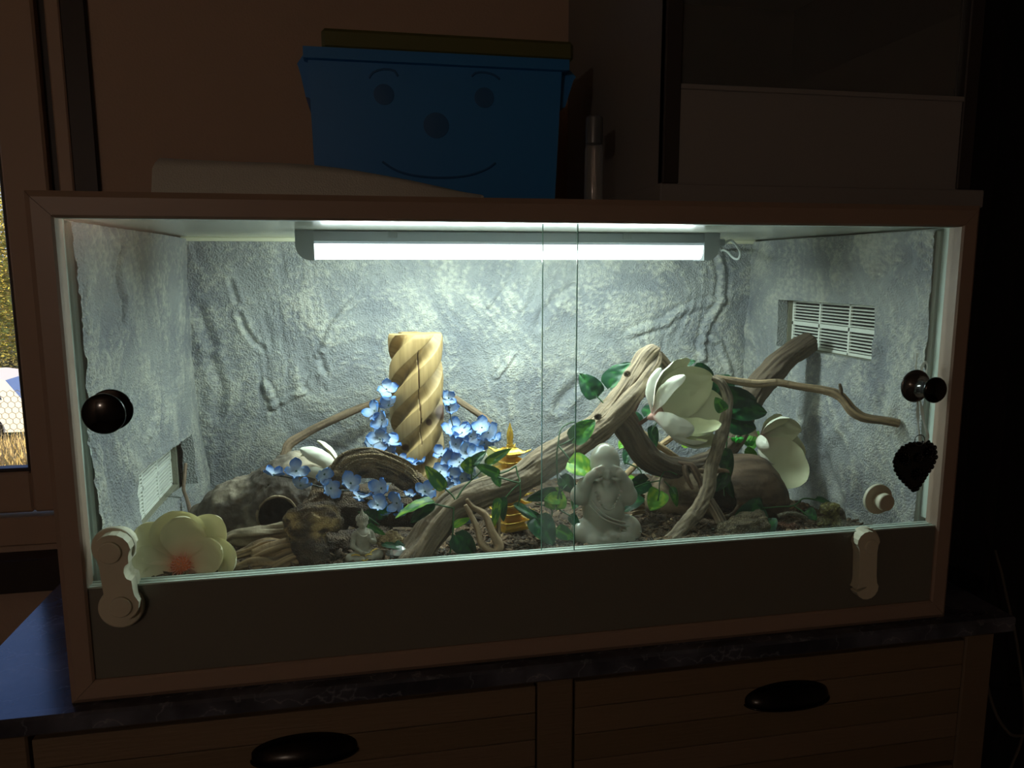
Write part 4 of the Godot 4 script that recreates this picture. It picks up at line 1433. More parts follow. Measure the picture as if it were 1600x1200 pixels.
	for k in 34:
		var o := (k - 17) * 0.95
		var q := func() -> float: return rng.randf_range(-2.6, 2.6)
		var th := rng.randf_range(1.2, 3.2)
		var tone := rng.randf_range(0.15, 1.0)
		var z := absf(o) * 0.0007 + rng.randf_range(-0.001, 0.003)
		limb(s, way([[518 + o * 0.8, 764 + o * 0.7 + q.call(), -0.150 - z, th * 0.6], [541 + o * 0.5, 729 + o + q.call(), -0.160 - z, th], [574, 718 + o * 0.95 + q.call(), -0.166 - z, th * 1.1], [606, 724 + o + q.call(), -0.168 - z, th], [638, 741 + o + q.call(), -0.160 - z, th], [659 + o * 0.3, 762 + o + q.call(), -0.152 - z, th * 0.5]]), {"sides": 7, "step": 0.005, "amp": 0.7, "grain": 0.4, "seed": 61.0 + k * 3.0, "dark": Color(0.05, 0.033, 0.02), "light": Color(0.16, 0.11, 0.06).lerp(Color(0.46, 0.33, 0.17), tone)})
	part(ar, "bark_fibre", s.mesh(), M.bark)
	# low gnarled root in the front left corner
	var lo := thing("low_root", "low knotty root wood lying in front of the grey hollow log", "root", ground(430, 880))
	var lb := Color(0.04, 0.026, 0.016)
	var ll := Color(0.38, 0.26, 0.13)
	for q in [[[345, 850, -0.13, 9], [365, 838, -0.14, 13], [400, 836, -0.14, 15], [440, 831, -0.14, 15], [465, 825, -0.135, 12]], [[365, 892, -0.075, 9], [400, 886, -0.08, 12], [430, 884, -0.08, 11], [455, 872, -0.08, 12], [482, 862, -0.08, 12], [498, 850, -0.085, 9]], [[368, 868, -0.1, 8], [395, 858, -0.105, 10], [415, 850, -0.11, 9], [440, 848, -0.11, 7]], [[395, 872, -0.09, 9], [425, 864, -0.095, 14], [445, 856, -0.1, 12], [470, 852, -0.1, 9], [492, 846, -0.1, 9]]]:
		s = Shape.new()
		limb(s, way(q), {"sides": 32, "step": 0.004, "amp": 0.5, "grain": 0.34, "seed": float(q[0][0]), "dark": lb, "light": ll if q[0][0] != 345 else Color(0.33, 0.27, 0.17)})
		part(lo, "root_limb", s.mesh(), M.wood)
	# slim twig on the left wall and the pale forked roots in the middle
	s = Shape.new()
	limb(s, way([[290, 724, -0.47, 3], [288, 750, -0.46, 3.5], [287, 765, -0.455, 3.5], [292, 780, -0.45, 3.5], [297, 800, -0.44, 4], [299, 820, -0.43, 4]]), {"sides": 10, "step": 0.005, "amp": 0.2, "dark": Color(0.1, 0.07, 0.05), "light": Color(0.25, 0.18, 0.12)})
	lone("slim_twig", s.mesh(), M.wood, "slim twig standing in the corner by the left vent", "twig")
	s = Shape.new()
	for q in [[[729, 780, -0.1, 3.5], [738, 791, -0.1, 4.5], [755, 802, -0.095, 5.5], [761, 812, -0.09, 6], [768, 830, -0.08, 7.5], [780, 852, -0.07, 8], [775, 862, -0.066, 7]], [[727, 789, -0.09, 3], [735, 804, -0.088, 4.5], [745, 826, -0.08, 5], [751, 848, -0.07, 5.5], [764, 860, -0.066, 6], [778, 862, -0.066, 6]], [[778, 785, -0.12, 3], [779, 810, -0.11, 3.5], [778, 838, -0.1, 4]]]:
		limb(s, way(q), {"sides": 16, "step": 0.003, "amp": 0.25, "grain": 0.12, "seed": float(q[0][0]), "dark": Color(0.13, 0.085, 0.045), "light": Color(0.36, 0.25, 0.14)})
	lone("forked_root", s.mesh(), M.wood, "pale forked bare root standing upright on the bark bedding", "root")


func build_hides() -> void:
	# hollow grey log with a round entrance
	var t := thing("hollow_log", "grey hollow log hide with a round black entrance hole", "log", ground(400, 838))
	var f := field(0.03, 0.0065, 44.0)
	f.cap(px(318, 808, -0.37), px(370, 800, -0.35), 0.028, 0.055)
	f.cap(px(370, 800, -0.35), px(470, 785, -0.32), 0.055, 0.088)
	f.cap(px(470, 785, -0.32), px(498, 783, -0.31), 0.088, 0.072)
	f.shell = 0.01
	var hole := px(433, 806, -0.245)
	f.cut = [[hole - (EYE - hole).normalized() * 0.05, 0.033, (EYE - hole).normalized()]]
	var s := Shape.new()
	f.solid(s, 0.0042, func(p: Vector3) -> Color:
		var a := fine.get_noise_3d(p.x * 9.0 + 4.0, p.y * 24.0, p.z * 24.0)
		var b := plain_noise.get_noise_3d(p.x * 60.0, p.y * 60.0, p.z * 60.0)
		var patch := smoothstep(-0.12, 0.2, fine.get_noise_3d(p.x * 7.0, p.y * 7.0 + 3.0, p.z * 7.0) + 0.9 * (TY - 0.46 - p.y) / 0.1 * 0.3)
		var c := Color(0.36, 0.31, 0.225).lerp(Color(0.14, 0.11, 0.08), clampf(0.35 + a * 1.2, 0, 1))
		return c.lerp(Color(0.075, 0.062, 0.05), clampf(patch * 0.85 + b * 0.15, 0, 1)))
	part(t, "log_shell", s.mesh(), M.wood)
	var rim := Shape.new()
	var n := (EYE - hole).normalized()
	var bx := axes(n, Vector3.UP)
	var pts := []
	for k in 31:
		var a := TAU * k / 30
		var q := hole + (bx.x * cos(a) + bx.z * sin(a)) * 0.0335
		var z := q + n * 0.07
		for step_ in 180:   # slide along the line of sight to the log's surface
			if f.at(z + (z - hole).slide(n).normalized() * 0.0025) > 0.0:
				z -= n * 0.0008
		pts.append([z, 0.0018 + 0.0012 * absf(plain_noise.get_noise_1d(k * 0.9))])
	limb(rim, pts, {"sides": 8, "step": 0.004, "amp": 0.6, "grain": 0.4, "dark": Color(0.12, 0.085, 0.05), "light": Color(0.36, 0.28, 0.17)})
	part(t, "hole_rim", rim.mesh(), M.wood)
	# brown gourd hide at the right
	t = thing("gourd_hide", "brown ribbed gourd shaped wooden hide at the right rear", "hide", ground(1110, 812))
	f = field(0.02, 0.0022, 40.0)
	f.cap(px(1022, 780, -0.33), px(1062, 768, -0.31), 0.032, 0.058)
	f.cap(px(1062, 768, -0.31), px(1100, 768, -0.30), 0.058, 0.062)
	f.cap(px(1138, 772, -0.29), px(1165, 772, -0.29), 0.082, 0.078)
	f.cap(px(1165, 772, -0.29), px(1190, 786, -0.28), 0.078, 0.052)
	f.shell = 0.009
	f.frame = Basis(Vector3(0.25, 0, 0), Vector3(0, 1, 0), Vector3(0, 0, 1))
	hole = px(1130, 784, -0.21)
	f.cut = [[hole - (EYE - hole).normalized() * 0.05, 0.025, (EYE - hole).normalized()]]
	s = Shape.new()
	var seam := px(1122, 770, -0.25).x
	f.solid(s, 0.0042, func(p: Vector3) -> Color:
		var a := fine.get_noise_3d(p.x * 6.0, p.y * 36.0, p.z * 36.0)
		var c1 := Color(0.25, 0.185, 0.11).lerp(Color(0.06, 0.042, 0.026), clampf(0.45 + 2.0 * a, 0, 1))
		var c2 := Color(0.15, 0.10, 0.06).lerp(Color(0.05, 0.033, 0.02), clampf(0.45 + 2.0 * a, 0, 1))
		return c1.lerp(c2, smoothstep(seam - 0.01, seam + 0.02, p.x)))
	part(t, "gourd_shell", s.mesh(), M.wood)
	# the fibrous tan stub at its left end
	s = Shape.new()
	for k in 9:
		limb(s, way([[1006, 775 + k * 3.2, -0.30, 3], [998 + k * 0.5, 772 + k * 3.6, -0.29, 3.4], [990 - (k % 3) * 3.0, 770 + k * 4.5, -0.28, 1.6]]), {"sides": 6, "step": 0.004, "amp": 0.5, "seed": 70.0 + k, "dark": Color(0.16, 0.1, 0.05), "light": Color(0.5, 0.36, 0.2)})
	part(t, "fibre_stub", s.mesh(), M.wood)


func build_column() -> void:
	var z := -0.47
	var c0 := px(653, 724, z)
	var top := px(655, 521, z).y
	var bottom := soil(c0.x, z) - 0.004
	var t := thing("carved_column", "pale pine column carved with spiral flutes", "column", Vector3(c0.x, bottom, z))
	var s := Shape.new()
	var rad := px(695, 600, z).x - px(654, 600, z).x
	var rows := 230
	var sides := 264
	var knots := [[px(632, 695, z), 0.0075], [px(689, 642, z), 0.014], [px(668, 655, z), 0.006], [px(695, 700, z), 0.004]]
	for r in rows + 1:
		var y := lerpf(bottom, top, float(r) / rows)
		for k in sides:
			var a := TAU * k / sides
			# four starts: each is a flat land and a cove that ends at a sharp arris
			var q := fposmod((a / TAU + (y - top) / 0.30 * -1.0) * 4.0 + 0.55, 1.0)
			var d := 0.0
			if q < 0.48:
				d = 0.021 * pow(sin(PI * pow(clampf(q / 0.48, 0.0, 1.0), 0.75)), 0.75)
			else:
				d = -0.0015 * sin(PI * (q - 0.48) / 0.52)
			var rr := rad - d + 0.0006 * fine.get_noise_3d(cos(a) * 3, sin(a) * 3, y * 20)
			if y > top - 0.006:
				rr -= 0.002 * (y - top + 0.006) / 0.006
			var p := Vector3(c0.x + rr * cos(a), y, z + rr * sin(a) * -1.0)
			# the long drying crack on the front
			var crack := absf(wrapf(a - (4.76 + 0.012 * sin(y * 40.0) - (y - TY + 0.3) * 0.35), -PI, PI)) * rad
			var open := crack < 0.00095 and y < top - 0.03 and y > TY - 0.42
			if open:
				p -= Vector3(cos(a), 0, -sin(a)) * 0.004
			var g := fine.get_noise_3d(cos(a) * 6.0, sin(a) * 6.0, y * 4.0)
			var col := lin("a98f60").lerp(lin("8a7247"), clampf(0.35 + g, 0, 1))
			for kn in knots:
				var dd: float = p.distance_to(kn[0] + Vector3(0, 0, rad * 0.85))
				var e: float = kn[1]
				var dx := Vector2(p.x - kn[0].x, p.y - kn[0].y).length()
				if p.z > z and dx < e * 1.6:
					col = col.lerp(lin("4b2c1a"), smoothstep(e * 1.25, e * 0.8, dx))
			if open:
				col = lin("4a3018")
			s.add(p, col)
	for r in rows:
		for k in sides:
			var k2 := (k + 1) % sides
			s.quad(r * sides + k, r * sides + k2, (r + 1) * sides + k2, (r + 1) * sides + k)
	var cap := []
	for k in sides:
		cap.append(s.v[rows * sides + k])
	var mid := s.add(Vector3(c0.x, top, z), lin("a68c5d"))
	var f0 := s.v.size()
	for p in cap:
		s.add(p, lin("a68c5d"))
	for k in sides:
		s.tri(mid, f0 + k, f0 + (k + 1) % sides)
	part(t, "column_shaft", s.mesh(), M.pine)


# ------------------------------------------------------------------ figures
func build_pagoda() -> void:
	var z := -0.24
	var base := px(797, 824, z)
	var u := px(797 + 100, 760, z).x - px(797, 760, z).x
	u /= 100.0   # one photograph pixel in metres at this distance
	var t := thing("pagoda_figurine", "small golden pagoda behind the big driftwood branch", "figurine", base)
	var turn := Basis.from_euler(Vector3(0, 0.35, 0))
	var square := func(s: Shape, y0: float, y1: float, w0: float, w1: float) -> void:
		for k in 4:
			var a := Basis.from_euler(Vector3(0, k * PI / 2, 0))
			s.flat([base + turn * (a * Vector3(-w0, y0, w0)), base + turn * (a * Vector3(w0, y0, w0)), base + turn * (a * Vector3(w1, y1, w1)), base + turn * (a * Vector3(-w1, y1, w1))], turn * (a * Vector3(0, 0.2, 1)))
		s.flat([base + turn * Vector3(-w1, y1, -w1), base + turn * Vector3(w1, y1, -w1), base + turn * Vector3(w1, y1, w1), base + turn * Vector3(-w1, y1, w1)], Vector3.UP)
	var s := Shape.new()
	square.call(s, 0.0, 5 * u, 21 * u, 21 * u)
	square.call(s, 5 * u, 9 * u, 18 * u, 17 * u)
	part(t, "plinth", s.mesh(), M.gold)
	var y := 9.0
	for k in 9:
		var w := 14.0 - 0.45 * k
		var bh := 6.6
		s = Shape.new()
		square.call(s, y * u, (y + bh) * u, w * u, w * u)
		for e in 4:   # corner posts and a rail
			var a := turn * Basis.from_euler(Vector3(0, e * PI / 2, 0))
			s.box(Vector3((w - 1.0) * u, y * u, (w - 1.0) * u), Vector3((w + 1.0) * u, (y + bh) * u, (w + 1.0) * u), 0.0004, Transform3D(a, base))
			s.box(Vector3(-(w + 2.0) * u, y * u, (w + 1.2) * u), Vector3((w + 2.0) * u, (y + 1.6) * u, (w + 2.2) * u), 0.0003, Transform3D(a, base))
		var st := part(t, "storey", s.mesh(), M.gold)
		var h := Shape.new()
		for e in 4:
			var a := turn * Basis.from_euler(Vector3(0, e * PI / 2, 0))
			for x in [-5.5, 5.5]:
				h.box(Vector3((x - 2.2) * u, (y + 2.9) * u, w * u - 0.0004), Vector3((x + 2.2) * u, (y + 5.6) * u, w * u + 0.0003), 0.0, Transform3D(a, base))
		part(st, "window_opening", h.mesh(), M.dark_hole)
		# the roof: a concave pyramid whose corners turn up into little hooks
		var r := Shape.new()
		var n := 12
		var y0 := y + bh - 1.0
		var rh := 6.0
		var ww := w + 9.0
		for side in 2:
			var f0 := r.v.size()
			for j in 9:
				var q := j / 8.0
				var half := lerpf(ww, w - 2.5, pow(q, 0.6))
				for e in 4:
					for i in n:
						var v := -1.0 + 2.0 * i / n
						var a := turn * Basis.from_euler(Vector3(0, e * PI / 2, 0))
						var lift := pow(absf(v), 4.0) * 2.6 * pow(1.0 - q, 2.0)
						var push := 1.0 + 0.10 * pow(absf(v), 6.0) * (1.0 - q)
						var tile := 0.35 * cos(v * 22.0) * (1.0 - q) if side == 0 else 0.0
						r.add(base + a * Vector3(v * half * push * u, (y0 + rh * pow(q, 1.5) + lift + tile - (1.2 if side else 0.0)) * u, half * push * u))
			for j in 8:
				for i in 4 * n:
					var i2 := (i + 1) % (4 * n)
					if side == 0:
						r.quad(f0 + j * 4 * n + i, f0 + j * 4 * n + i2, f0 + (j + 1) * 4 * n + i2, f0 + (j + 1) * 4 * n + i)
					else:
						r.quad(f0 + j * 4 * n + i, f0 + (j + 1) * 4 * n + i, f0 + (j + 1) * 4 * n + i2, f0 + j * 4 * n + i2)
		for i in 4 * n:
			var i2 := (i + 1) % (4 * n)
			var f1 := 9 * 4 * n
			r.quad(f1 + i, f1 + i2, i2, i)
		for e in 4:
			var a := turn * Basis.from_euler(Vector3(0, e * PI / 2, 0))
			var c := ww * 1.08
			limb(r, [[base + a * Vector3(c * 0.86, y0 + 1.8, c * 0.86) * u, 1.3 * u], [base + a * Vector3(c * 1.0, y0 + 2.6, c * 1.0) * u, 1.1 * u], [base + a * Vector3(c * 1.1, y0 + 4.6, c * 1.12) * u, 0.5 * u]], {"sides": 7, "step": 0.0015, "amp": 0.0, "grain": 0.0})
		part(t, "roof", r.mesh(), M.gold)
		y += 13.0
	s = Shape.new()
	var bud := []
	for q in [[9.5, -5], [8.0, -3], [6.2, -1], [5.0, 1], [6.0, 2.5], [5.2, 4], [4.0, 5], [5.6, 6.5], [4.4, 8], [4.8, 11], [5.3, 15], [4.9, 20], [3.8, 25], [2.2, 30], [1.4, 33], [1.0, 35], [0.1, 36.5]]:
		bud.append(Vector2(q[0] * u, (y + q[1]) * u))
	s.lathe(bud, 24, Transform3D(turn, base))
	part(t, "spire", s.mesh(), M.gold)


func figure(list: Array, base: Vector3, turn: Basis, u: float, k: float, cell: float, paint: Callable) -> ArrayMesh:
	# list of [x0, y0, z0, r0, x1, y1, z1, r1] in photograph pixels about the base; u metres each
	var f := field(k * u)
	for q in list:
		f.cap(Vector3(q[0], q[1], q[2]) * u, Vector3(q[4], q[5], q[6]) * u, q[3] * u, q[7] * u, q[8] * u if q.size() > 8 else -1.0)
	f.floor_y = 0.0
	var s := Shape.new()
	f.solid(s, cell, paint)
	for i in s.v.size():
		s.v[i] = base + turn * s.v[i]
	return s.mesh()


func build_statues() -> void:
	# the pale resin figure: seated cross-legged, both hands raised to its face
	var base := px(946, 852, -0.105)
	base.y = soil(base.x, -0.105) - 0.002
	var u := (px(1000, 780, -0.105).x - px(900, 780, -0.105).x) / 100.0
	var t := thing("seated_statue", "pale translucent statue of a seated bald child covering its face with its hands", "statue", base)
	var body := [
		[0, 12, -2, 24, 0, 18, -4, 28], [-4, 36, -2, 30, -4, 62, -2, 31], [-4, 62, -2, 31, -3, 82, -3, 29], [-20, 92, -4, 16, 16, 92, -4, 16],
		[-14, 22, 2, 22, -34, 24, 6, 20], [-34, 24, 6, 20, -18, 15, 22, 16], [-18, 15, 22, 16, 6, 12, 27, 11],
		[14, 22, 2, 22, 30, 26, 4, 22], [30, 26, 4, 22, 24, 16, 20, 17], [24, 16, 20, 16, 4, 24, 26, 11],
		[-3, 96, 0, 16, -3, 108, 2, 15],
		[-3, 126, 1, 22, -3, 134, -1, 21.5], [-4, 112, 8, 15, -3, 121, 10, 17.5], [-3, 141, -3, 16.5, -3, 143, -3, 15],
		[-4, 114, 25, 3.2, -4, 121, 26, 3.4, 2], [-8.5, 105, 22, 2.2, 0.5, 105, 22, 2.2, 1.5], [-6, 102.6, 22, 1.8, -2, 102.6, 22, 1.8, 1.5], [-4, 97, 18, 6, -4, 100, 18, 6.5],
		[20, 92, -2, 15, 30, 80, 5, 15], [30, 80, 5, 14.5, 27, 98, 11, 10], [27, 98, 11, 10, 20, 112, 17, 7],
		[-26, 92, -2, 15, -39, 82, 5, 15], [-39, 82, 5, 14.5, -35, 98, 11, 10], [-35, 98, 11, 10, -28, 112, 17, 7],
		[19, 113, 18.5, 7.2, 14, 119, 22, 7.4, 3], [-27, 113, 18.5, 7.2, -22, 119, 22, 7.4, 3]]
	for k in 5:   # fingers, with a knuckle bend, laid over the eyes
		var f := (k - 2) * 3.7
		if k < 4:
			var fan := (k - 1.5) * 0.12
			var long := 1.0 - 0.10 * absf(k - 1.3)
			for sd in [1.0, -1.0]:
				var root := Vector3(sd * 13.0 + (0.0 if sd > 0 else -7.5), 120.5, 22.5) + Vector3(sd * 0.45, 0.88, -0.12) * (k - 1.5) * 3.5
				var dir := Vector3(sd * -0.84, 0.52, 0.0).rotated(Vector3(0, 0, 1), sd * fan)
				var mid := root + dir * 7.5 * long + Vector3(0, 0, 2.0)
				var tip := mid + dir * 6.5 * long + Vector3(0, 0, -0.6)
				body.append([root.x, root.y, root.z, 2.6, mid.x, mid.y, mid.z, 2.5, 0.9])
				body.append([mid.x, mid.y, mid.z, 2.5, tip.x, tip.y, tip.z, 2.0, 0.9])
		else:
			for sd in [1.0, -1.0]:
				var ox := 0.0 if sd > 0 else -7.5
				body.append([sd * 16 + ox, 111, 21.5, 2.9, sd * 10 + ox, 109.5, 24.5, 2.6, 0.9])
				body.append([sd * 10 + ox, 109.5, 24.5, 2.6, sd * 5 + ox, 111.5, 25, 2.2, 0.9])
	for k in 5:   # toes of the foot that shows
		body.append([5 + k * 0.4, 27 - k * 4.9, 31, 3.0 - k * 0.15, 11 + k * 0.3, 25 - k * 4.8, 34, 3.0 - k * 0.2, 0.8])
	body.append([-6, 18, 29, 8, 4, 16, 30, 8.5])
	for q in [[-2, 92], [2, 92]]:
		body.append([q[0], q[1], 17, 5, q[0], 80, 22, 5])
	part(t, "statue_body", figure(body, base, Basis.from_euler(Vector3(0, -0.12, 0)), u, 4.0, 0.0016, func(_p): return Color.WHITE), M.resin)
	# the sash folds and the string of beads with its pendants
	var beads := Shape.new()
	var turn := Basis.from_euler(Vector3(0, -0.12, 0))
	for k in 19:
		var q := -1.0 + 2.0 * k / 18.0
		var p := Vector3(-2 + q * 19.0, 66 + 26 * q * q, 29.5 - 4.0 * q * q - 1.0)
		var sph := []
		for r in 7:
			var a := -PI / 2 + PI * r / 6.0
			sph.append(Vector2(maxf(0.05, 2.0 * cos(a)) * u, 2.0 * sin(a) * u))
		beads.lathe(sph, 10, Transform3D(Basis.IDENTITY, base + turn * (p * u)))
	part(t, "bead_string", beads.mesh(), M.resin)
	var sash := Shape.new()
	for q in [[[-26, 78, 20], [-12, 62, 30], [4, 52, 31], [24, 44, 24]], [[-28, 70, 19], [-12, 55, 31], [6, 46, 32], [26, 38, 24]], [[16, 40, 24], [30, 38, 22], [48, 32, 14]], [[18, 34, 28], [32, 31, 24], [50, 26, 16]]]:
		var pts := []
		for e in q:
			pts.append([base + turn * (Vector3(e[0], e[1], e[2]) * u), 1.7 * u])
		limb(sash, pts, {"sides": 8, "step": 0.003, "amp": 0.1, "grain": 0.0, "light": Color.WHITE, "dark": Color.WHITE})
	part(t, "robe_fold", sash.mesh(), M.resin)
	# the small stone-coloured seated figure
	base = px(568, 877, -0.085)
	base.y = soil(base.x, -0.085) + 0.0
	u = (px(620, 830, -0.085).x - px(520, 830, -0.085).x) / 100.0
	t = thing("meditating_figurine", "small stone coloured meditating figurine with a beaded cap and gold trim", "figurine", base)
	turn = Basis.from_euler(Vector3(0, 0.25, 0))
	var stone := func(p: Vector3) -> Color:
		var k := clampf(0.5 + fine.get_noise_3d(p.x * 90, p.y * 90, p.z * 90), 0, 1)
		return Color(0.25, 0.23, 0.17).lerp(Color(0.37, 0.35, 0.27), k)
	part(t, "lotus_base", figure([[-20, 3, 2, 6, 20, 3, 2, 6], [-14, 3, 10, 6, 14, 3, 10, 6], [-14, 3, -6, 6, 14, 3, -6, 6], [-24, 3, 2, 4.5, 24, 3, 2, 4.5]], base, turn, u, 5.0, 0.0014, stone), M.statue)
	var bud := [
		[0, 14, 0, 11, 0, 22, -1, 11], [0, 24, -1, 11.5, 0, 46, -1, 12.5], [-11, 48, -1, 5.5, 11, 48, -1, 5.5], [0, 52, 0, 4.5, 0, 60, 0, 4.3],
		[0, 66, 0, 8.6, 0, 70, -0.5, 8.4], [0, 62, 2.5, 5.4, 0, 64, 2.5, 6], [0, 67, 8.0, 1.2, 0, 64, 9.4, 1.5], [-7.8, 66, -0.5, 1.6, -8.3, 62.5, -0.5, 1.3], [7.8, 66, -0.5, 1.6, 8.3, 62.5, -0.5, 1.3],
		[-2.4, 60.8, 7.6, 0.9, 2.4, 60.8, 7.6, 0.9], [-4.6, 69.5, 7.2, 0.9, -1.6, 69.8, 8.3, 0.8], [4.6, 69.5, 7.2, 0.9, 1.6, 69.8, 8.3, 0.8],
		[-14, 46, 0, 4.6, -18, 31, 3, 4.2], [-18, 31, 3, 4.0, -6, 22, 13, 3.0], [14, 46, 0, 4.6, 17, 33, 4, 4.2], [17, 33, 4, 4.0, 8, 40, 12, 2.9],
		[-8, 14, 4, 9, -22, 12, 8, 8.5], [-22, 12, 8, 8.5, -6, 10, 15, 6], [8, 14, 4, 9, 22, 12, 8, 8.5], [22, 12, 8, 8.5, 4, 11, 15, 6],
		[-7, 21, 13.5, 2.9, 1, 20, 15, 2.7], [8, 41, 13, 2.8, 7, 45, 14, 2.6]]
	for k in 4:
		bud.append([0.5 + k * 0.2, 21.5 - k * 1.1, 15.5, 1.0, 6.0, 21 - k * 1.2, 15.5, 0.85])
		bud.append([5.2 + k * 1.3, 46, 14.2, 0.95, 5.0 + k * 1.45, 51 - absf(k - 1.4) * 0.7, 14.0, 0.8])
	bud.append([4.6, 42.5, 14.5, 1.0, 2.8, 46, 15, 0.85])
	bud.append([-5, 22.5, 15, 1.0, -1.5, 24.5, 16, 0.85])
	part(t, "figure_body", figure(bud, base, turn, u, 1.4, 0.0011, stone), M.statue)
	var cap := Shape.new()
	for ring in 6:
		var a := PI / 2 * ring / 6.5
		var n: int = [20, 19, 17, 13, 9, 5][ring]
		for k in n:
			var b := TAU * (k + 0.5 * (ring % 2)) / n
			var p := Vector3(9.6 * cos(a) * cos(b), 70.5 + 9.2 * sin(a), -0.6 + 9.2 * cos(a) * sin(b))
			cap.lathe([Vector2(0.05 * u, -1.2 * u), Vector2(1.3 * u, -0.3 * u), Vector2(1.0 * u, 0.9 * u), Vector2(0.05 * u, 1.4 * u)], 6, Transform3D(turn, base + turn * (p * u)), false, stone.call(p * u))
	cap.lathe([Vector2(3.6 * u, 78 * u), Vector2(3.4 * u, 81 * u), Vector2(2.0 * u, 84 * u), Vector2(0.8 * u, 88 * u), Vector2(0.1 * u, 90 * u)], 14, Transform3D(turn, base), false, Color(0.3, 0.28, 0.2))
	part(t, "beaded_cap", cap.mesh(), M.statue)
	var col := Shape.new()
	for q in [[-8, 53, 8], [0, 48, 12], [9, 53, 8]]:
		pass
	limb(col, [[base + turn * (Vector3(-10, 54, 2) * u), 1.1 * u], [base + turn * (Vector3(-6, 48.5, 10.5) * u), 1.2 * u], [base + turn * (Vector3(0, 46.5, 12.6) * u), 1.2 * u], [base + turn * (Vector3(7, 49, 10.5) * u), 1.2 * u], [base + turn * (Vector3(10, 54, 2) * u), 1.1 * u]], {"sides": 7, "step": 0.002, "amp": 0.1, "grain": 0.0, "dark": Color(0.3, 0.27, 0.2), "light": Color(0.4, 0.37, 0.28)})
	part(t, "collar", col.mesh(), M.statue)
	var gt := Shape.new()
	for q in [[[-22, 19, 13], [-16, 20.5, 15], [-10, 19, 18]], [[-2, 17.5, 19.5], [3, 19.5, 20], [9, 18, 19]], [[7, 20.5, 17], [14, 23.5, 14], [20, 22.5, 11]], [[-8, 12, 21.2], [-3, 10.5, 21.8], [2, 12, 21.6]]]:
		var pts := []
		for e in q:
			pts.append([base + turn * (Vector3(e[0], e[1], e[2]) * u), 1.0 * u])
		limb(gt, pts, {"sides": 7, "step": 0.002, "amp": 0.0, "grain": 0.0})
	part(t, "gold_trim", gt.mesh(), M.gold, "gold trim on the robe")


# ------------------------------------------------------------------ magnolias
func petal_mesh(width: float, cup: float, curl: float, seed_: float, inner: Color, outer: Color, base: Color) -> ArrayMesh:
	var s := Shape.new()
	var nu := 10
	var nv := 20
	for side in 2:
		var f0 := s.v.size()
		for j in nv + 1:
			var t := sin(PI / 2.0 * j / nv)
			var w := width * pow(maxf(0.0, sin(PI * clampf(0.06 + 0.94 * pow(t, 1.3), 0, 1))), 0.52) * 0.53 * lerpf(0.5, 1.0, smoothstep(0.0, 0.4, t))
			for i in nu + 1:
				var q := -1.0 + 2.0 * i / nu
				var wave := 0.018 * plain_noise.get_noise_2d(q * 2.2 + seed_, t * 4.0 + seed_) * (0.3 + t) + 0.03 * t * t * q * q * plain_noise.get_noise_2d(q * 4.0 + seed_ * 2.0, t * 3.0)
				var x := q * w * (1.0 - 0.12 * cup * q * q)
				var z := -cup * (1.0 - q * q) * w * 0.62 - 0.17 * sin(PI * t * 0.9) * cup + curl * t * t * t + wave
				var y := t - 0.12 * q * q * t * (1.0 - t)
				var c := (inner if side == 0 else outer).lerp(base, pow(1.0 - t, 5.0))
				s.add(Vector3(x, y, z + (0.0016 if side == 0 else -0.0016)), c)
		for j in nv:
			for i in nu:
				var o := f0 + j * (nu + 1) + i
				if side == 0:
					s.quad(o, o + 1, o + nu + 2, o + nu + 1)
				else:
					s.quad(o, o + nu + 1, o + nu + 2, o + 1)
	return s.mesh()


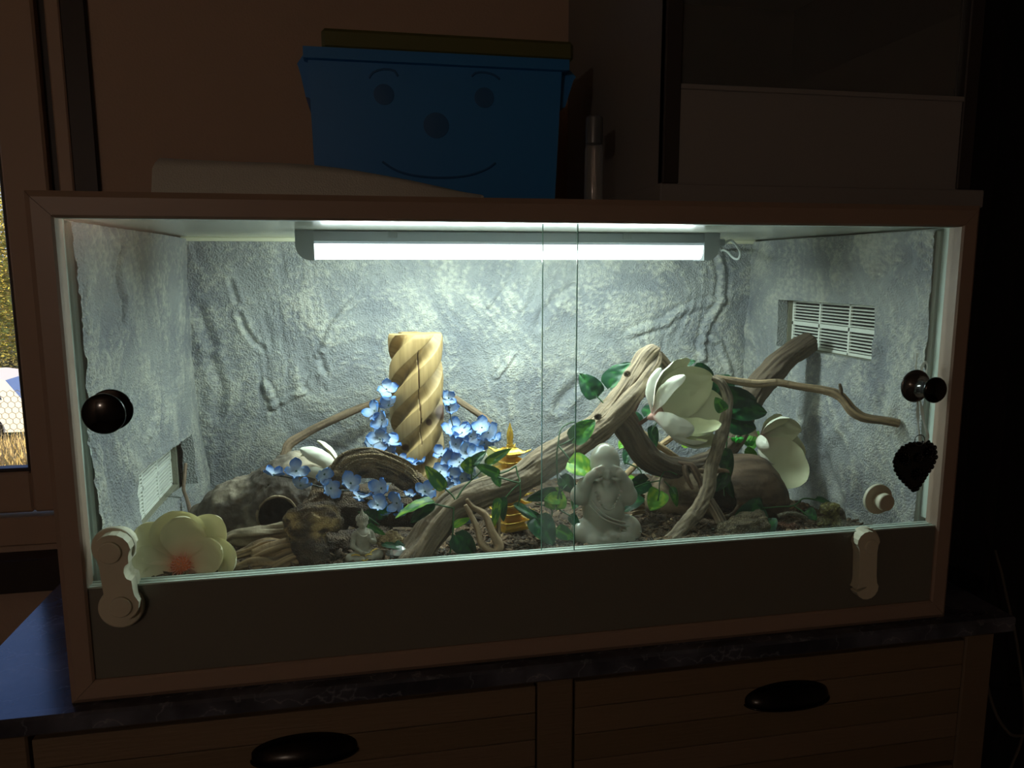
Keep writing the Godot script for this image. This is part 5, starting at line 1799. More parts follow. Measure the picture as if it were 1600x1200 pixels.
func build_magnolias() -> void:
	var cream := Color(0.68, 0.70, 0.45)
	var white := Color(0.78, 0.80, 0.66)
	var pink := Color(0.72, 0.45, 0.38)
	var meshes := []
	for k in 4:
		meshes.append(petal_mesh([0.66, 0.60, 0.74, 0.56][k], [0.55, 0.7, 0.45, 0.8][k], [0.02, -0.05, 0.06, -0.1][k], 3.0 + k * 7.0, cream, white, pink))
	var glow := []
	for k in 4:
		glow.append(petal_mesh([0.80, 0.74, 0.86, 0.72][k], [0.35, 0.45, 0.3, 0.4][k], [0.03, -0.02, 0.08, 0.0][k], 23.0 + k * 7.0, Color(0.86, 0.82, 0.52), Color(0.86, 0.83, 0.62), Color(0.85, 0.22, 0.08)))
	# a petal: [azimuth in degrees, opening in degrees, length in mm, mesh, start radius in mm]
	var flower := func(label: String, at: Vector3, axis: Vector3, petals: Array, set_: Array, roll := 0.0) -> Node3D:
		var t := thing("magnolia_flower", label, "flower", at, "magnolia flowers in the terrarium")
		t.basis = axes(axis, Vector3.UP) * Basis.from_euler(Vector3(0, roll, 0))
		var open_mat: StandardMaterial3D = M.cream.duplicate()
		open_mat.backlight = Color(0.75, 0.75, 0.75)
		for p in petals:
			var a := deg_to_rad(p[0])
			var dir := Vector3(cos(a), 0, sin(a))
			var open := deg_to_rad(p[1])
			var up := (Vector3.UP * cos(open) + dir * sin(open)).normalized()
			var face := (Vector3.UP * sin(open) - dir * cos(open)).normalized()
			var b := Basis(up.cross(face), up, face)
			put(t, "petal", set_[p[3]], open_mat, Transform3D(b.scaled_local(Vector3.ONE * p[2] * 0.001), dir * p[4] * 0.001 + Vector3.UP * 0.002))
		return t
	# petals by base and tip, each turned with its hollow side to the flower's axis
	var cupped := func(label: String, foot: Array, end: Array, petals: Array, calyx: bool) -> void:
		var at := px(foot[0], foot[1], foot[2])
		var far := px(end[0], end[1], end[2])
		var t := thing("magnolia_flower", label, "flower", at, "magnolia flowers in the terrarium")
		var ax := (far - at).normalized()
		for p in petals:
			var tip := px(p[0], p[1], p[2])
			var d := tip - at
			var from := at + (d.slide(ax)).normalized() * 0.006
			d = tip - from
			var mid := from + d * 0.5
			var inward := at + ax * ax.dot(mid - at) - mid
			var b := axes(d, inward)
			put(t, "petal", meshes[p[4]], M.cream, Transform3D(b * Basis.from_scale(Vector3(d.length() * p[3], d.length(), d.length())), from - at))
		if calyx:
			var cal := Shape.new()
			cal.lathe([Vector2(0.0004, -0.014), Vector2(0.004, -0.011), Vector2(0.009, 0.0), Vector2(0.013, 0.010), Vector2(0.011, 0.018)], 16, Transform3D.IDENTITY)
			put(t, "calyx", cal.mesh(), mat(Color(0.78, 0.6, 0.54), 0.6), Transform3D(axes(ax, Vector3.UP), Vector3.ZERO))
	cupped.call("large cream magnolia in half open cup beside the top of the big branch", [1022, 650, -0.2], [1100, 622, -0.16],
		[[1084, 564, -0.225, 0.85, 1], [1114, 588, -0.235, 1.0, 0], [1130, 632, -0.23, 1.0, 2], [1044, 578, -0.165, 0.72, 3], [1126, 680, -0.19, 0.9, 1], [1080, 594, -0.15, 0.85, 3], [1106, 688, -0.15, 0.8, 0], [1082, 668, -0.115, 1.0, 2], [1128, 655, -0.165, 0.8, 1]], true)
	var at := Vector3.ZERO
	var ax := Vector3.ZERO
	var f: Node3D = null
	# the wide open one in the front left corner, seen into its orange heart
	at = px(284, 884, -0.075)
	ax = EYE - at + Vector3(-0.15, 0.05, 0)
	f = flower.call("wide open pale yellow magnolia with an orange heart in the front left corner", at, ax, [[0, 60, 88, 0, 5], [-48, 66, 88, 1, 5], [-92, 58, 90, 2, 5], [-132, 66, 84, 3, 5], [-176, 64, 78, 0, 5], [30, 62, 80, 2, 5], [-205, 70, 60, 1, 5], [-82, 46, 86, 1, 4], [-14, 50, 76, 3, 4]], glow, 0.0)
	f.basis = Basis(Vector3.UP.cross(ax.normalized()).normalized(), ax.normalized(), Vector3.UP.cross(ax.normalized()).normalized().cross(ax.normalized()))
	var heart := Shape.new()
	for k in 46:
		var a := k * 2.39996
		var r := 0.0028 * sqrt(float(k)) * 0.85
		var tip := Vector3(cos(a) * r * 1.25, 0.018 - r * 0.5, sin(a) * r * 1.25)
		limb(heart, [[Vector3(cos(a) * r * 0.5, 0.001, sin(a) * r * 0.5), 0.0009], [tip, 0.0008]], {"sides": 5, "step": 0.01, "amp": 0.0, "grain": 0.0, "dark": Color(0.75, 0.2, 0.1), "light": Color(0.95, 0.5, 0.38)})
	put(f, "stamen_cluster", heart.mesh(), M.cream)
	var disc := Shape.new()
	disc.lathe([Vector2(0.016, 0.002), Vector2(0.013, 0.006), Vector2(0.004, 0.009), Vector2(0.0003, 0.01)], 20, Transform3D.IDENTITY, false, Color(0.75, 0.2, 0.06))
	put(f, "orange_heart", disc.mesh(), M.petal, Transform3D.IDENTITY)
	# the drooping one at the right rear, the bud at the left, and the one half hidden behind the pagoda
	cupped.call("drooping cream magnolia with long hanging petals above the gourd hide", [1186, 684, -0.33], [1244, 706, -0.25],
		[[1252, 672, -0.35, 0.95, 0], [1224, 650, -0.33, 0.9, 1], [1257, 753, -0.30, 1.15, 2], [1254, 715, -0.36, 0.9, 2], [1214, 722, -0.27, 0.8, 1], [1172, 664, -0.30, 0.8, 3], [1208, 700, -0.265, 0.9, 3], [1236, 660, -0.29, 0.7, 3]], false)
	cupped.call("closed white magnolia bud lying on the hollow log", [530, 738, -0.29], [474, 714, -0.28],
		[[464, 707, -0.275, 0.75, 3], [468, 726, -0.262, 0.75, 1], [490, 694, -0.30, 0.25, 3], [478, 736, -0.265, 0.6, 0], [470, 712, -0.30, 0.7, 1]], true)
	cupped.call("white magnolia half hidden between the blue blossoms and the pagoda", [780, 756, -0.33], [770, 705, -0.31],
		[[757, 704, -0.30, 0.8, 0], [775, 698, -0.29, 0.8, 1], [790, 706, -0.31, 0.8, 2], [768, 697, -0.35, 0.8, 0], [748, 724, -0.31, 0.7, 1]], false)


# ------------------------------------------------------------------ blue blossoms
func build_garlands() -> void:
	var petals := []
	for k in 3:
		var s := Shape.new()
		var nu := 6
		var nv := 8
		for side in 2:
			var f0 := s.v.size()
			for j in nv + 1:
				var t := float(j) / nv
				var w := 0.46 * pow(sin(PI * clampf(0.05 + pow(t, 1.25) * 0.92, 0, 1)), 0.6)
				for i in nu + 1:
					var q := -1.0 + 2.0 * i / nu
					var z: float = 0.16 * q * q * t - 0.12 * sin(PI * t) + [0.10, -0.14, 0.03][k] * t * t + 0.05 * plain_noise.get_noise_2d(q * 2.0 + k * 5.0, t * 3.0)
					var e := clampf(pow(t, 1.3) * 0.95 + 0.35 * q * q * t + 0.15 * plain_noise.get_noise_2d(q * 3.0 + k * 9.0, t * 4.0), 0, 1)
					s.add(Vector3(q * w, t * (1.0 - 0.05 * q * q), z + (0.006 if side == 0 else -0.006)), Color(0.44, 0.53, 0.62).lerp(Color(0.04, 0.20, 0.56), e))
			for j in nv:
				for i in nu:
					var o := f0 + j * (nu + 1) + i
					if side == 0:
						s.quad(o, o + 1, o + nu + 2, o + nu + 1)
					else:
						s.quad(o, o + nu + 1, o + nu + 2, o + 1)
		petals.append(s.mesh())
	var eyes := Shape.new()
	eyes.lathe([Vector2(0.0003, -0.003), Vector2(0.0014, -0.002), Vector2(0.002, 0.0), Vector2(0.0012, 0.0016), Vector2(0.0003, 0.002)], 8, Transform3D.IDENTITY)
	var eye_mesh := eyes.mesh()
	var eye_mat := mat(Color(0.25, 0.42, 0.36), 0.5)
	var r := RandomNumberGenerator.new()
	r.seed = 77
	var sprays := [
		["blue hydrangea garland trailing left over the bark arch", [[670, 770, -0.155], [639, 776, -0.142], [600, 775, -0.14], [560, 768, -0.145], [520, 765, -0.13], [490, 758, -0.13], [462, 748, -0.14], [428, 742, -0.15]],
			[[428, 742, 19, 1.2], [463, 736, 21, 0.3], [470, 758, 16, 2.2], [507, 741, 17, -0.8], [517, 763, 18, -0.2], [548, 755, 19, 0.4], [561, 776, 19, 0.9], [596, 763, 20, 0.2], [590, 789, 17, 0.0], [620, 786, 20, -0.3], [640, 774, 12, 0.5], [626, 806, 13, 1.5], [664, 768, 21, 0.0], [605, 804, 11, 1.7]]],
		["blue hydrangea spray climbing the left side of the carved column", [[640, 726, -0.4], [618, 718, -0.4], [600, 700, -0.41], [590, 670, -0.42], [592, 640, -0.43], [606, 606, -0.44]],
			[[604, 608, 17, 0.2], [607, 633, 17, 2.0], [585, 642, 19, 0.1], [597, 656, 18, -0.3], [593, 676, 14, 0.2], [580, 695, 18, 0.2], [594, 686, 20, 0.0], [607, 690, 19, 0.3], [606, 708, 18, -0.2], [622, 718, 14, 0.7], [638, 723, 15, 1.3], [655, 725, 15, 1.4]]],
		["dense blue hydrangea bunch between the carved column and the pagoda", [[700, 628, -0.44], [706, 660, -0.42], [716, 690, -0.40], [722, 715, -0.385], [705, 745, -0.36], [690, 765, -0.34]],
			[[701, 622, 14, 0.1], [703, 637, 15, 0.2], [706, 670, 20, 0.5], [722, 676, 20, 0.2], [712, 694, 22, 0.1], [736, 682, 21, -0.2], [741, 694, 19, 0.2], [753, 668, 20, 0.0], [763, 676, 20, 0.3], [771, 688, 18, 0.5], [757, 692, 18, -0.3], [727, 706, 21, 0.0], [744, 710, 18, 0.4], [690, 709, 16, 0.6], [701, 722, 19, 0.2], [718, 722, 20, -0.1], [734, 728, 20, 0.2], [749, 727, 15, 0.6], [688, 737, 17, 0.3], [704, 745, 20, 0.1], [722, 748, 19, 0.0], [740, 744, 16, 0.3], [692, 757, 18, 0.1], [708, 762, 15, 0.4]]]]
	for q in sprays:
		var st: Array = q[1]
		var mid := px(st[0][0], st[0][1], st[0][2])
		var t := thing("flower_garland", q[0], "flowers", mid, "blue hydrangea garlands")
		var stem := Shape.new()
		limb(stem, way(st.map(func(e): return [e[0], e[1], e[2], 1.4])), {"sides": 7, "step": 0.006, "amp": 0.1, "grain": 0.0})
		part(t, "stem", stem.mesh(), M.dark_stem)
		for e in q[2]:
			var z := 0.0
			var best := 1e9
			for p in st:
				var d: float = Vector2(p[0] - e[0], p[1] - e[1]).length()
				if d < best:
					best = d
					z = p[2]
			var at := px(e[0], e[1], z + r.randf_range(0.0, 0.035))
			blossom(t, at, e[2] * (EYE.z - z) / FOCAL * 1.02, e[3], r, petals, eye_mesh, eye_mat)
	var fallen := thing("fallen_blossom", "single blue blossom lying on the bark bedding before the pagoda", "flower", px(730, 819, -0.12))
	blossom(fallen, px(730, 819, -0.12), 0.017, 1.3, r, petals, eye_mesh, eye_mat)


func blossom(t: Node3D, at: Vector3, size: float, tilt: float, r: RandomNumberGenerator, petals: Array, eye_mesh: Mesh, eye_mat: Material) -> void:
	# four petals about a small eye; tilt 0 faces the room, larger values turn it away upwards
	var front := (EYE - at).normalized()
	var n := front.rotated(Vector3.RIGHT, -tilt * 0.9).rotated(Vector3.UP, r.randf_range(-0.9, 0.9)).rotated(Vector3.RIGHT, -r.randf_range(0.0, 0.7))
	var b := axes(n, Vector3.UP.rotated(n, r.randf() * TAU))
	var o := put(t, "blossom", eye_mesh, eye_mat, Transform3D(b, at - t.position))
	for k in 4:
		var a := TAU * k / 4.0 + r.randf_range(-0.2, 0.2)
		var dir := Vector3(cos(a), 0, sin(a))
		var lift := r.randf_range(0.1, 0.75)
		var up := (dir * cos(lift) + Vector3.UP * sin(lift)).normalized()
		var face := (Vector3.UP * cos(lift) - dir * sin(lift)).normalized()
		put(o, "petal", petals[r.randi() % 3], M.petal, Transform3D(Basis(up.cross(face), up, face).scaled_local(Vector3.ONE * size * r.randf_range(0.85, 1.12)), dir * 0.0008))


# ------------------------------------------------------------------ vines
func leaf_mesh(heart: float, seed_: float, a: Color, b: Color) -> ArrayMesh:
	var s := Shape.new()
	var nu := 8
	var nv := 14
	for side in 2:
		var f0 := s.v.size()
		for j in nv + 1:
			var t := float(j) / nv
			var w := (0.5 * pow(t, 0.42 - 0.12 * heart) * pow(1.0 - t, 0.78) * 2.1) if t > 0.0 else 0.04
			for i in nu + 1:
				var q := -1.0 + 2.0 * i / nu
				var x := q * w
				var y := t - heart * 0.16 * absf(q) * pow(1.0 - t, 2.0)
				var z := absf(q) * w * 0.30 - 0.22 * t * t + 0.03 * plain_noise.get_noise_2d(q * 3.0 + seed_, t * 4.0) - 0.05 * q * q * sin(PI * t)
				var streak := smoothstep(0.16, 0.34, fine.get_noise_2d(absf(q) * 2.0 + seed_ * 3.0, t * 1.6 - absf(q) * 0.9) + 0.12 * (1.0 - absf(q)) + (0.22 if absf(q) < 0.1 else 0.0))
				s.add(Vector3(x, y, z + (0.004 if side == 0 else -0.004)), a.lerp(b, streak))
		for j in nv:
			for i in nu:
				var o := f0 + j * (nu + 1) + i
				if side == 0:
					s.quad(o, o + 1, o + nu + 2, o + nu + 1)
				else:
					s.quad(o, o + nu + 1, o + nu + 2, o + 1)
	return s.mesh()


func build_vines() -> void:
	var green := Color(0.02, 0.115, 0.026)
	var deep := Color(0.006, 0.042, 0.018)
	var lime := Color(0.32, 0.50, 0.04)
	var fresh := Color(0.10, 0.32, 0.035)
	var kinds := []
	for k in 3:
		kinds.append([leaf_mesh(0.4, 3.0 + k * 5.0, green, lime.lerp(green, 0.35)), leaf_mesh(0.9, 31.0 + k * 5.0, green, fresh), leaf_mesh(0.8, 61.0 + k * 5.0, deep, green), leaf_mesh(1.0, 91.0 + k * 5.0, fresh, lime)])
	# each vine: label, stems as lists of [u, v, z], leaves as [u base, v base, z, u tip, v tip, z, width/length, kind, roll]
	var vines := [
		["green vine with streaked leaves climbing over the foot of the big branch",
			[[[703, 866, -0.066], [707, 840, -0.075], [708, 819, -0.082], [709, 794, -0.094], [712, 782, -0.1], [725, 762, -0.11], [737, 750, -0.115], [751, 737, -0.12], [760, 724, -0.13]], [[709, 794, -0.094], [690, 790, -0.09], [674, 786, -0.085]], [[712, 782, -0.1], [705, 772, -0.105], [693, 762, -0.105]], [[737, 750, -0.115], [737, 738, -0.115], [738, 726, -0.115]]],
			[[693, 763, -0.105, 665, 728, -0.11, 0.50, 0, 0.2], [676, 785, -0.085, 616, 800, -0.07, 0.62, 0, 0.9], [674, 788, -0.09, 640, 815, -0.08, 0.55, 2, -0.2], [738, 726, -0.115, 758, 703, -0.12, 0.6, 2, -0.3], [739, 727, -0.115, 722, 727, -0.105, 1.3, 0, 0.5], [760, 725, -0.13, 797, 700, -0.12, 0.36, 0, 0.0], [712, 822, -0.085, 735, 806, -0.1, 0.45, 3, 0.3], [713, 838, -0.075, 744, 872, -0.068, 0.72, 2, 0.3]]],
		["thin green vine hanging over the middle of the big branch before the pagoda",
			[[[775, 745, -0.115], [790, 749, -0.112], [812, 754, -0.115], [809, 742, -0.125], [806, 728, -0.135]], [[812, 755, -0.115], [800, 766, -0.105], [789, 779, -0.1]], [[812, 755, -0.115], [813, 775, -0.11], [808, 792, -0.11]], [[806, 728, -0.135], [795, 735, -0.13], [780, 740, -0.12]]],
			[[776, 740, -0.115, 743, 726, -0.11, 0.42, 1, 0.4], [772, 744, -0.115, 783, 760, -0.105, 0.85, 1, -0.4], [778, 780, -0.1, 772, 824, -0.085, 0.34, 0, 0.1], [787, 780, -0.1, 785, 815, -0.088, 0.42, 2, 0.3], [806, 790, -0.11, 842, 808, -0.09, 0.36, 2, 0.5]]],
		["leafy vine rising behind the statue over the trunk of the big branch",
			[[[878, 780, -0.13], [871, 745, -0.145], [870, 710, -0.15], [872, 695, -0.15], [876, 672, -0.165], [888, 662, -0.175], [899, 659, -0.18]], [[872, 696, -0.15], [884, 710, -0.135], [897, 727, -0.12]], [[872, 697, -0.15], [888, 690, -0.155], [898, 683, -0.16]], [[930, 617, -0.26], [945, 632, -0.25], [960, 650, -0.24]]],
			[[897, 686, -0.16, 930, 654, -0.165, 0.66, 1, 0.1], [893, 724, -0.12, 932, 737, -0.095, 0.92, 3, 0.3], [930, 617, -0.26, 908, 582, -0.27, 0.85, 2, 0.2], [955, 604, -0.29, 985, 562, -0.3, 0.75, 2, 0.2], [878, 748, -0.14, 903, 770, -0.12, 0.7, 2, 0.2]]],
		["low leafy vine creeping over the bark bedding left of the statue",
			[[[838, 788, -0.15], [850, 790, -0.14], [862, 797, -0.13], [861, 810, -0.12], [854, 822, -0.11]], [[869, 792, -0.13], [872, 775, -0.13], [876, 760, -0.135]], [[869, 792, -0.13], [880, 800, -0.12], [892, 806, -0.11]], [[876, 768, -0.13], [886, 758, -0.13]]],
			[[868, 792, -0.13, 870, 760, -0.14, 1.0, 3, 0.1], [871, 778, -0.13, 852, 780, -0.12, 0.8, 3, -0.3], [866, 770, -0.14, 824, 780, -0.13, 0.42, 2, 0.2], [840, 812, -0.12, 806, 790, -0.12, 0.4, 2, 0.2], [838, 812, -0.11, 866, 848, -0.075, 0.85, 2, 0.2], [872, 828, -0.095, 898, 842, -0.08, 0.7, 1, 0.3], [895, 790, -0.12, 908, 782, -0.11, 0.9, 1, 0.2], [893, 806, -0.11, 905, 825, -0.09, 0.6, 2, 0.4]]],
		["dark ivy vine gathered around the large magnolia",
			[[[1136, 640, -0.24], [1137, 670, -0.24], [1134, 710, -0.23], [1130, 740, -0.22], [1132, 775, -0.21]], [[1040, 560, -0.33], [1028, 582, -0.32], [1032, 600, -0.31]], [[1125, 600, -0.26], [1130, 620, -0.25], [1136, 640, -0.24]], [[980, 640, -0.3], [1000, 620, -0.3], [1030, 606, -0.3]], [[1024, 690, -0.3], [1018, 676, -0.3], [1030, 655, -0.3]]],
			[[1058, 575, -0.34, 1086, 561, -0.33, 0.6, 2, 0.3], [1086, 578, -0.35, 1118, 586, -0.345, 0.7, 2, 0.2], [1122, 592, -0.29, 1137, 642, -0.265, 0.75, 2, 0.1], [1130, 618, -0.25, 1188, 628, -0.25, 0.5, 2, 0.5], [1138, 640, -0.25, 1202, 638, -0.24, 0.72, 2, 0.2], [1140, 660, -0.26, 1185, 668, -0.25, 0.75, 2, 0.2], [1130, 640, -0.2, 1118, 622, -0.2, 0.8, 1, 0.4], [1132, 705, -0.22, 1139, 748, -0.2, 0.55, 2, 0.2], [1134, 742, -0.21, 1118, 768, -0.2, 0.6, 2, 0.3], [1134, 748, -0.21, 1146, 780, -0.2, 0.4, 2, 0.3], [1136, 650, -0.24, 1128, 632, -0.225, 0.7, 1, 0.0]]],
		["dark leafy vine behind the loop of the big branch",
			[[[1058, 742, -0.24], [1040, 736, -0.25], [1031, 751, -0.24], [1030, 770, -0.23], [1028, 782, -0.22]], [[1031, 751, -0.24], [1010, 755, -0.25], [990, 762, -0.25]], [[1038, 752, -0.24], [1050, 764, -0.23], [1055, 772, -0.22]], [[975, 722, -0.3], [1000, 735, -0.29], [1003, 760, -0.27], [992, 782, -0.25]]],
			[[998, 660, -0.32, 978, 640, -0.33, 0.75, 2, 0.2], [1010, 650, -0.33, 1032, 632, -0.33, 0.9, 2, 0.2], [1020, 668, -0.33, 1024, 700, -0.32, 0.5, 2, 0.3], [1000, 690, -0.34, 1024, 700, -0.33, 0.7, 2, 0.3], [1068, 694, -0.36, 1092, 687, -0.35, 0.5, 3, 0.5], [1030, 770, -0.23, 1018, 796, -0.21, 0.95, 3, 0.3], [1052, 764, -0.23, 1057, 793, -0.22, 0.42, 1, 0.4], [1026, 742, -0.28, 1040, 730, -0.28, 0.8, 3, 0.4], [992, 748, -0.28, 980, 752, -0.27, 0.9, 3, 0.4], [1010, 752, -0.27, 976, 772, -0.25, 0.6, 2, 0.3], [996, 776, -0.25, 974, 796, -0.23, 0.85, 2, 0.2], [975, 690, -0.33, 968, 700, -0.32, 0.9, 3, 0.0], [985, 700, -0.32, 976, 724, -0.3, 0.6, 2, 0.2]]],
		["low dark vine with a thin forked stem before the gourd hide",
			[[[1192, 794, -0.14], [1215, 792, -0.135], [1240, 790, -0.13], [1256, 779, -0.14], [1278, 782, -0.135]], [[1240, 790, -0.13], [1252, 798, -0.12], [1262, 806, -0.11]]],
			[[1190, 796, -0.14, 1152, 806, -0.11, 0.55, 2, 0.3], [1262, 798, -0.12, 1275, 812, -0.1, 0.9, 2, 0.3], [1278, 782, -0.135, 1316, 796, -0.12, 0.4, 2, 0.6], [1205, 812, -0.1, 1204, 836, -0.08, 0.7, 2, 0.2], [1188, 790, -0.15, 1170, 786, -0.14, 0.8, 2, 0.3]]],
		["pair of dark leaves behind the meditating figurine",
			[[[560, 800, -0.12], [575, 808, -0.11], [592, 820, -0.1]]],
			[[572, 800, -0.12, 582, 822, -0.1, 0.85, 2, 0.2], [590, 806, -0.13, 612, 790, -0.13, 0.9, 2, 0.3], [578, 822, -0.1, 602, 836, -0.09, 0.35, 1, 0.4], [600, 850, -0.085, 638, 853, -0.075, 0.55, 2, 0.5]]]]
	var count := 0
	for q in vines:
		var st: Array = q[1]
		var t := thing("leafy_vine", q[0], "vine", px(st[0][0][0], st[0][0][1], st[0][0][2]), "leafy vines in the terrarium")
		for line_ in st:
			var s := Shape.new()
			limb(s, way(line_.map(func(e): return [e[0], e[1], e[2], 1.35])), {"sides": 7, "step": 0.005, "amp": 0.1, "grain": 0.0})
			part(t, "stem", s.mesh(), M.stem)
		for e in q[2]:
			var a := px(e[0], e[1], e[2])
			var b := px(e[3], e[4], e[5])
			var up := b - a
			var len := up.length()
			var n := ((EYE - a).normalized() + Vector3(0, 0.45, 0)).normalized()
			var bs := axes(up, n)
			bs = Basis(bs.x, bs.y, bs.z).rotated(up.normalized(), e[8] * (1.0 if count % 2 else -1.0))
			put(t, "leaf", kinds[count % 3][e[7]], M.leaf, Transform3D(bs * Basis.from_scale(Vector3(len * e[6], len, len * lerpf(e[6], 1.0, 0.4))), a - t.position))
			count += 1


# ------------------------------------------------------------------ small things
func build_small_things() -> void:
	var dark := Color(0.13, 0.095, 0.055)
	var f := field(0.006, 0.005, 80.0)
	# tan sponge-like lump
	f.cap(px(600, 845, -0.1), px(622, 849, -0.1), 0.012, 0.012)
	f.cap(px(612, 842, -0.1), px(612, 842, -0.1), 0.014, 0.014)
	var s := Shape.new()
	f.solid(s, 0.0018, func(p: Vector3) -> Color: return Color(0.16, 0.1, 0.05).lerp(Color(0.46, 0.34, 0.17), clampf(0.55 + 1.2 * fine.get_noise_3d(p.x * 120, p.y * 120, p.z * 120), 0, 1)))
	lone("moss_lump", s.mesh(), M.bark, "tan crumbly dried moss lump right of the meditating figurine", "moss")
	# slab of pale bark
	f = field(0.008, 0.006, 46.0)
	f.cap(px(1135, 832, -0.085), px(1190, 822, -0.09), 0.020, 0.017)
	f.cap(px(1150, 816, -0.1), px(1184, 806, -0.11), 0.014, 0.012)
	f.frame = Basis(Vector3(0.5, 0, 0), Vector3(0, 1.5, 0), Vector3(0, 0, 1))
	s = Shape.new()
	f.solid(s, 0.0022, func(p: Vector3) -> Color: return Color(0.05, 0.037, 0.02).lerp(Color(0.17, 0.135, 0.075), clampf(0.5 + 1.2 * fine.get_noise_3d(p.x * 50, p.y * 110, p.z * 90), 0, 1)))
	lone("bark_slab", s.mesh(), M.bark, "pale olive slab of bark lying before the gourd hide", "bark")
	f = field(0.004, 0.003, 70.0)
	f.cap(px(1218, 822, -0.1), px(1240, 824, -0.095), 0.008, 0.008)
	s = Shape.new()
	f.solid(s, 0.002, func(p: Vector3) -> Color: return Color(0.06, 0.022, 0.012).lerp(Color(0.17, 0.065, 0.03), clampf(0.5 + fine.get_noise_3d(p.x * 90, p.y * 90, p.z * 90), 0, 1)))
	lone("red_bark_piece", s.mesh(), M.bark, "small reddish piece of bark right of the olive slab", "bark")
	f = field(0.004, 0.002, 90.0)
	f.cap(px(312, 790, -0.6), px(322, 800, -0.58), 0.014, 0.016)
	s = Shape.new()
	f.solid(s, 0.003, func(p: Vector3) -> Color: return Color(0.1, 0.045, 0.025).lerp(Color(0.24, 0.11, 0.06), clampf(0.5 + fine.get_noise_3d(p.x * 90, p.y * 90, p.z * 90), 0, 1)))
	lone("corner_bark", s.mesh(), M.bark, "reddish brown bark piece in the rear left corner", "bark")
	# ribbed dry stem
	s = Shape.new()
	var pts := []
	for k in 33:
		var q := k / 32.0
		pts.append([px(lerpf(1216, 1260, q), 806 - 7 * sin(q * 2.2) + 10 * q * q, -0.105), 0.003 if k % 2 else 0.0042])
	limb(s, pts, {"sides": 10, "step": 0.003, "amp": 0.0, "grain": 0.0, "dark": Color(0.08, 0.075, 0.05), "light": Color(0.2, 0.19, 0.13)})
	lone("ribbed_stem", s.mesh(), M.bark, "short ribbed dry stem curved on the bedding right of the olive slab", "stem")
	# the mossy stack of bracket caps
	var at := px(1296, 822, -0.11)
	var o := thing("mossy_ornament", "small mossy ornament of stacked yellow green ledges in the front right corner", "ornament", at)
	var mossy := func(p: Vector3) -> Color: return Color(0.05, 0.042, 0.02).lerp(Color(0.27, 0.25, 0.085), clampf(0.45 + 1.3 * fine.get_noise_3d(p.x * 110, p.y * 110, p.z * 110), 0, 1))
	for q in [[[1285, 814], [1308, 816], 10, 9, "lower_ledge"], [[1288, 793], [1305, 795], 9, 8, "upper_ledge"]]:
		f = field(0.004, 0.004, 90.0)
		for k in 3:
			var a := px(lerpf(q[0][0], q[1][0], k / 2.0), q[0][1], -0.115 + 0.008 * k)
			f.cap(a + Vector3(0, 0.002, 0), a + Vector3(0, -0.002, 0), q[2] * 0.0008, q[3] * 0.001)
		f.cap(px(q[0][0], q[0][1] + 3, -0.1), px(q[1][0], q[1][1] + 3, -0.1), 0.009, 0.008)
		s = Shape.new()
		f.solid(s, 0.0016, mossy)
		part(o, q[4], s.mesh(), M.bark)
	f = field(0.005, 0.004, 70.0)
	f.cap(px(1312, 830, -0.12), px(1310, 802, -0.125), 0.013, 0.011)
	f.cap(px(1298, 826, -0.125), px(1298, 800, -0.125), 0.010, 0.009)
	s = Shape.new()
	f.solid(s, 0.0018, func(p: Vector3) -> Color: return Color(0.05, 0.04, 0.03).lerp(Color(0.15, 0.11, 0.07), clampf(0.5 + fine.get_noise_3d(p.x * 90, p.y * 90, p.z * 90), 0, 1)))
	part(o, "rocky_core", s.mesh(), M.bark)
	# bright succulent and its flat leaves
	var c := px(1158, 702, -0.36)
	var t := thing("green_succulent", "bright green plastic succulent rosette on top of the gourd hide", "plant", c)
	var bead := Shape.new()
	var prof := []
	for k in 8:
		var a := k / 7.0
		prof.append(Vector2(0.42 * sin(PI * pow(a, 0.7)) + 0.003, a))
	bead.lathe(prof, 10, Transform3D.IDENTITY)
	var bm := bead.mesh()
	var gm := mat(Color(0.12, 0.62, 0.16), 0.35)
	gm.backlight_enabled = true
	gm.backlight = Color(0.3, 0.4, 0.3)
	for ring in [[[1150, 690, 7, 0.016], 0], [[1170, 695, 6, 0.013], 1], [[1160, 680, 6, 0.013], 2]]:
		var m := px(ring[0][0], ring[0][1], -0.315 - 0.01 * ring[1])
		for k in ring[0][2]:
			var a: float = TAU * k / ring[0][2] + ring[1]
			var d := Vector3(cos(a), 0.55, sin(a)).normalized()
			put(t, "fleshy_leaf", bm, gm, Transform3D(axes(d, Vector3(0, 0.3, 1)).scaled_local(Vector3(ring[0][3] * 0.9, ring[0][3] * 1.25, ring[0][3] * 0.55)), m - c))
		put(t, "fleshy_leaf", bm, gm, Transform3D(Basis.from_scale(Vector3.ONE * ring[0][3] * 0.8), m - c))
	var flat_leaf := leaf_mesh(0.6, 7.0, Color(0.10, 0.36, 0.05), Color(0.2, 0.5, 0.1))
	for q in [[1172, 700, -0.37, 1186, 672, -0.38], [1165, 690, -0.38, 1176, 664, -0.39], [1150, 698, -0.37, 1136, 688, -0.36], [1165, 704, -0.35, 1185, 712, -0.34]]:
		var a := px(q[0], q[1], q[2])
		var b := px(q[3], q[4], q[5])
		put(t, "flat_leaf", flat_leaf, M.leaf, Transform3D(axes(b - a, EYE - a).scaled_local(Vector3(0.02, a.distance_to(b), 0.02)), a - c))
	# clear water bowl at the front glass, with a cut glass piece
	var wb := px(650, 866, -0.12)
	wb.y = TY - 0.5355 - 0.0235
	var bowl := Shape.new()
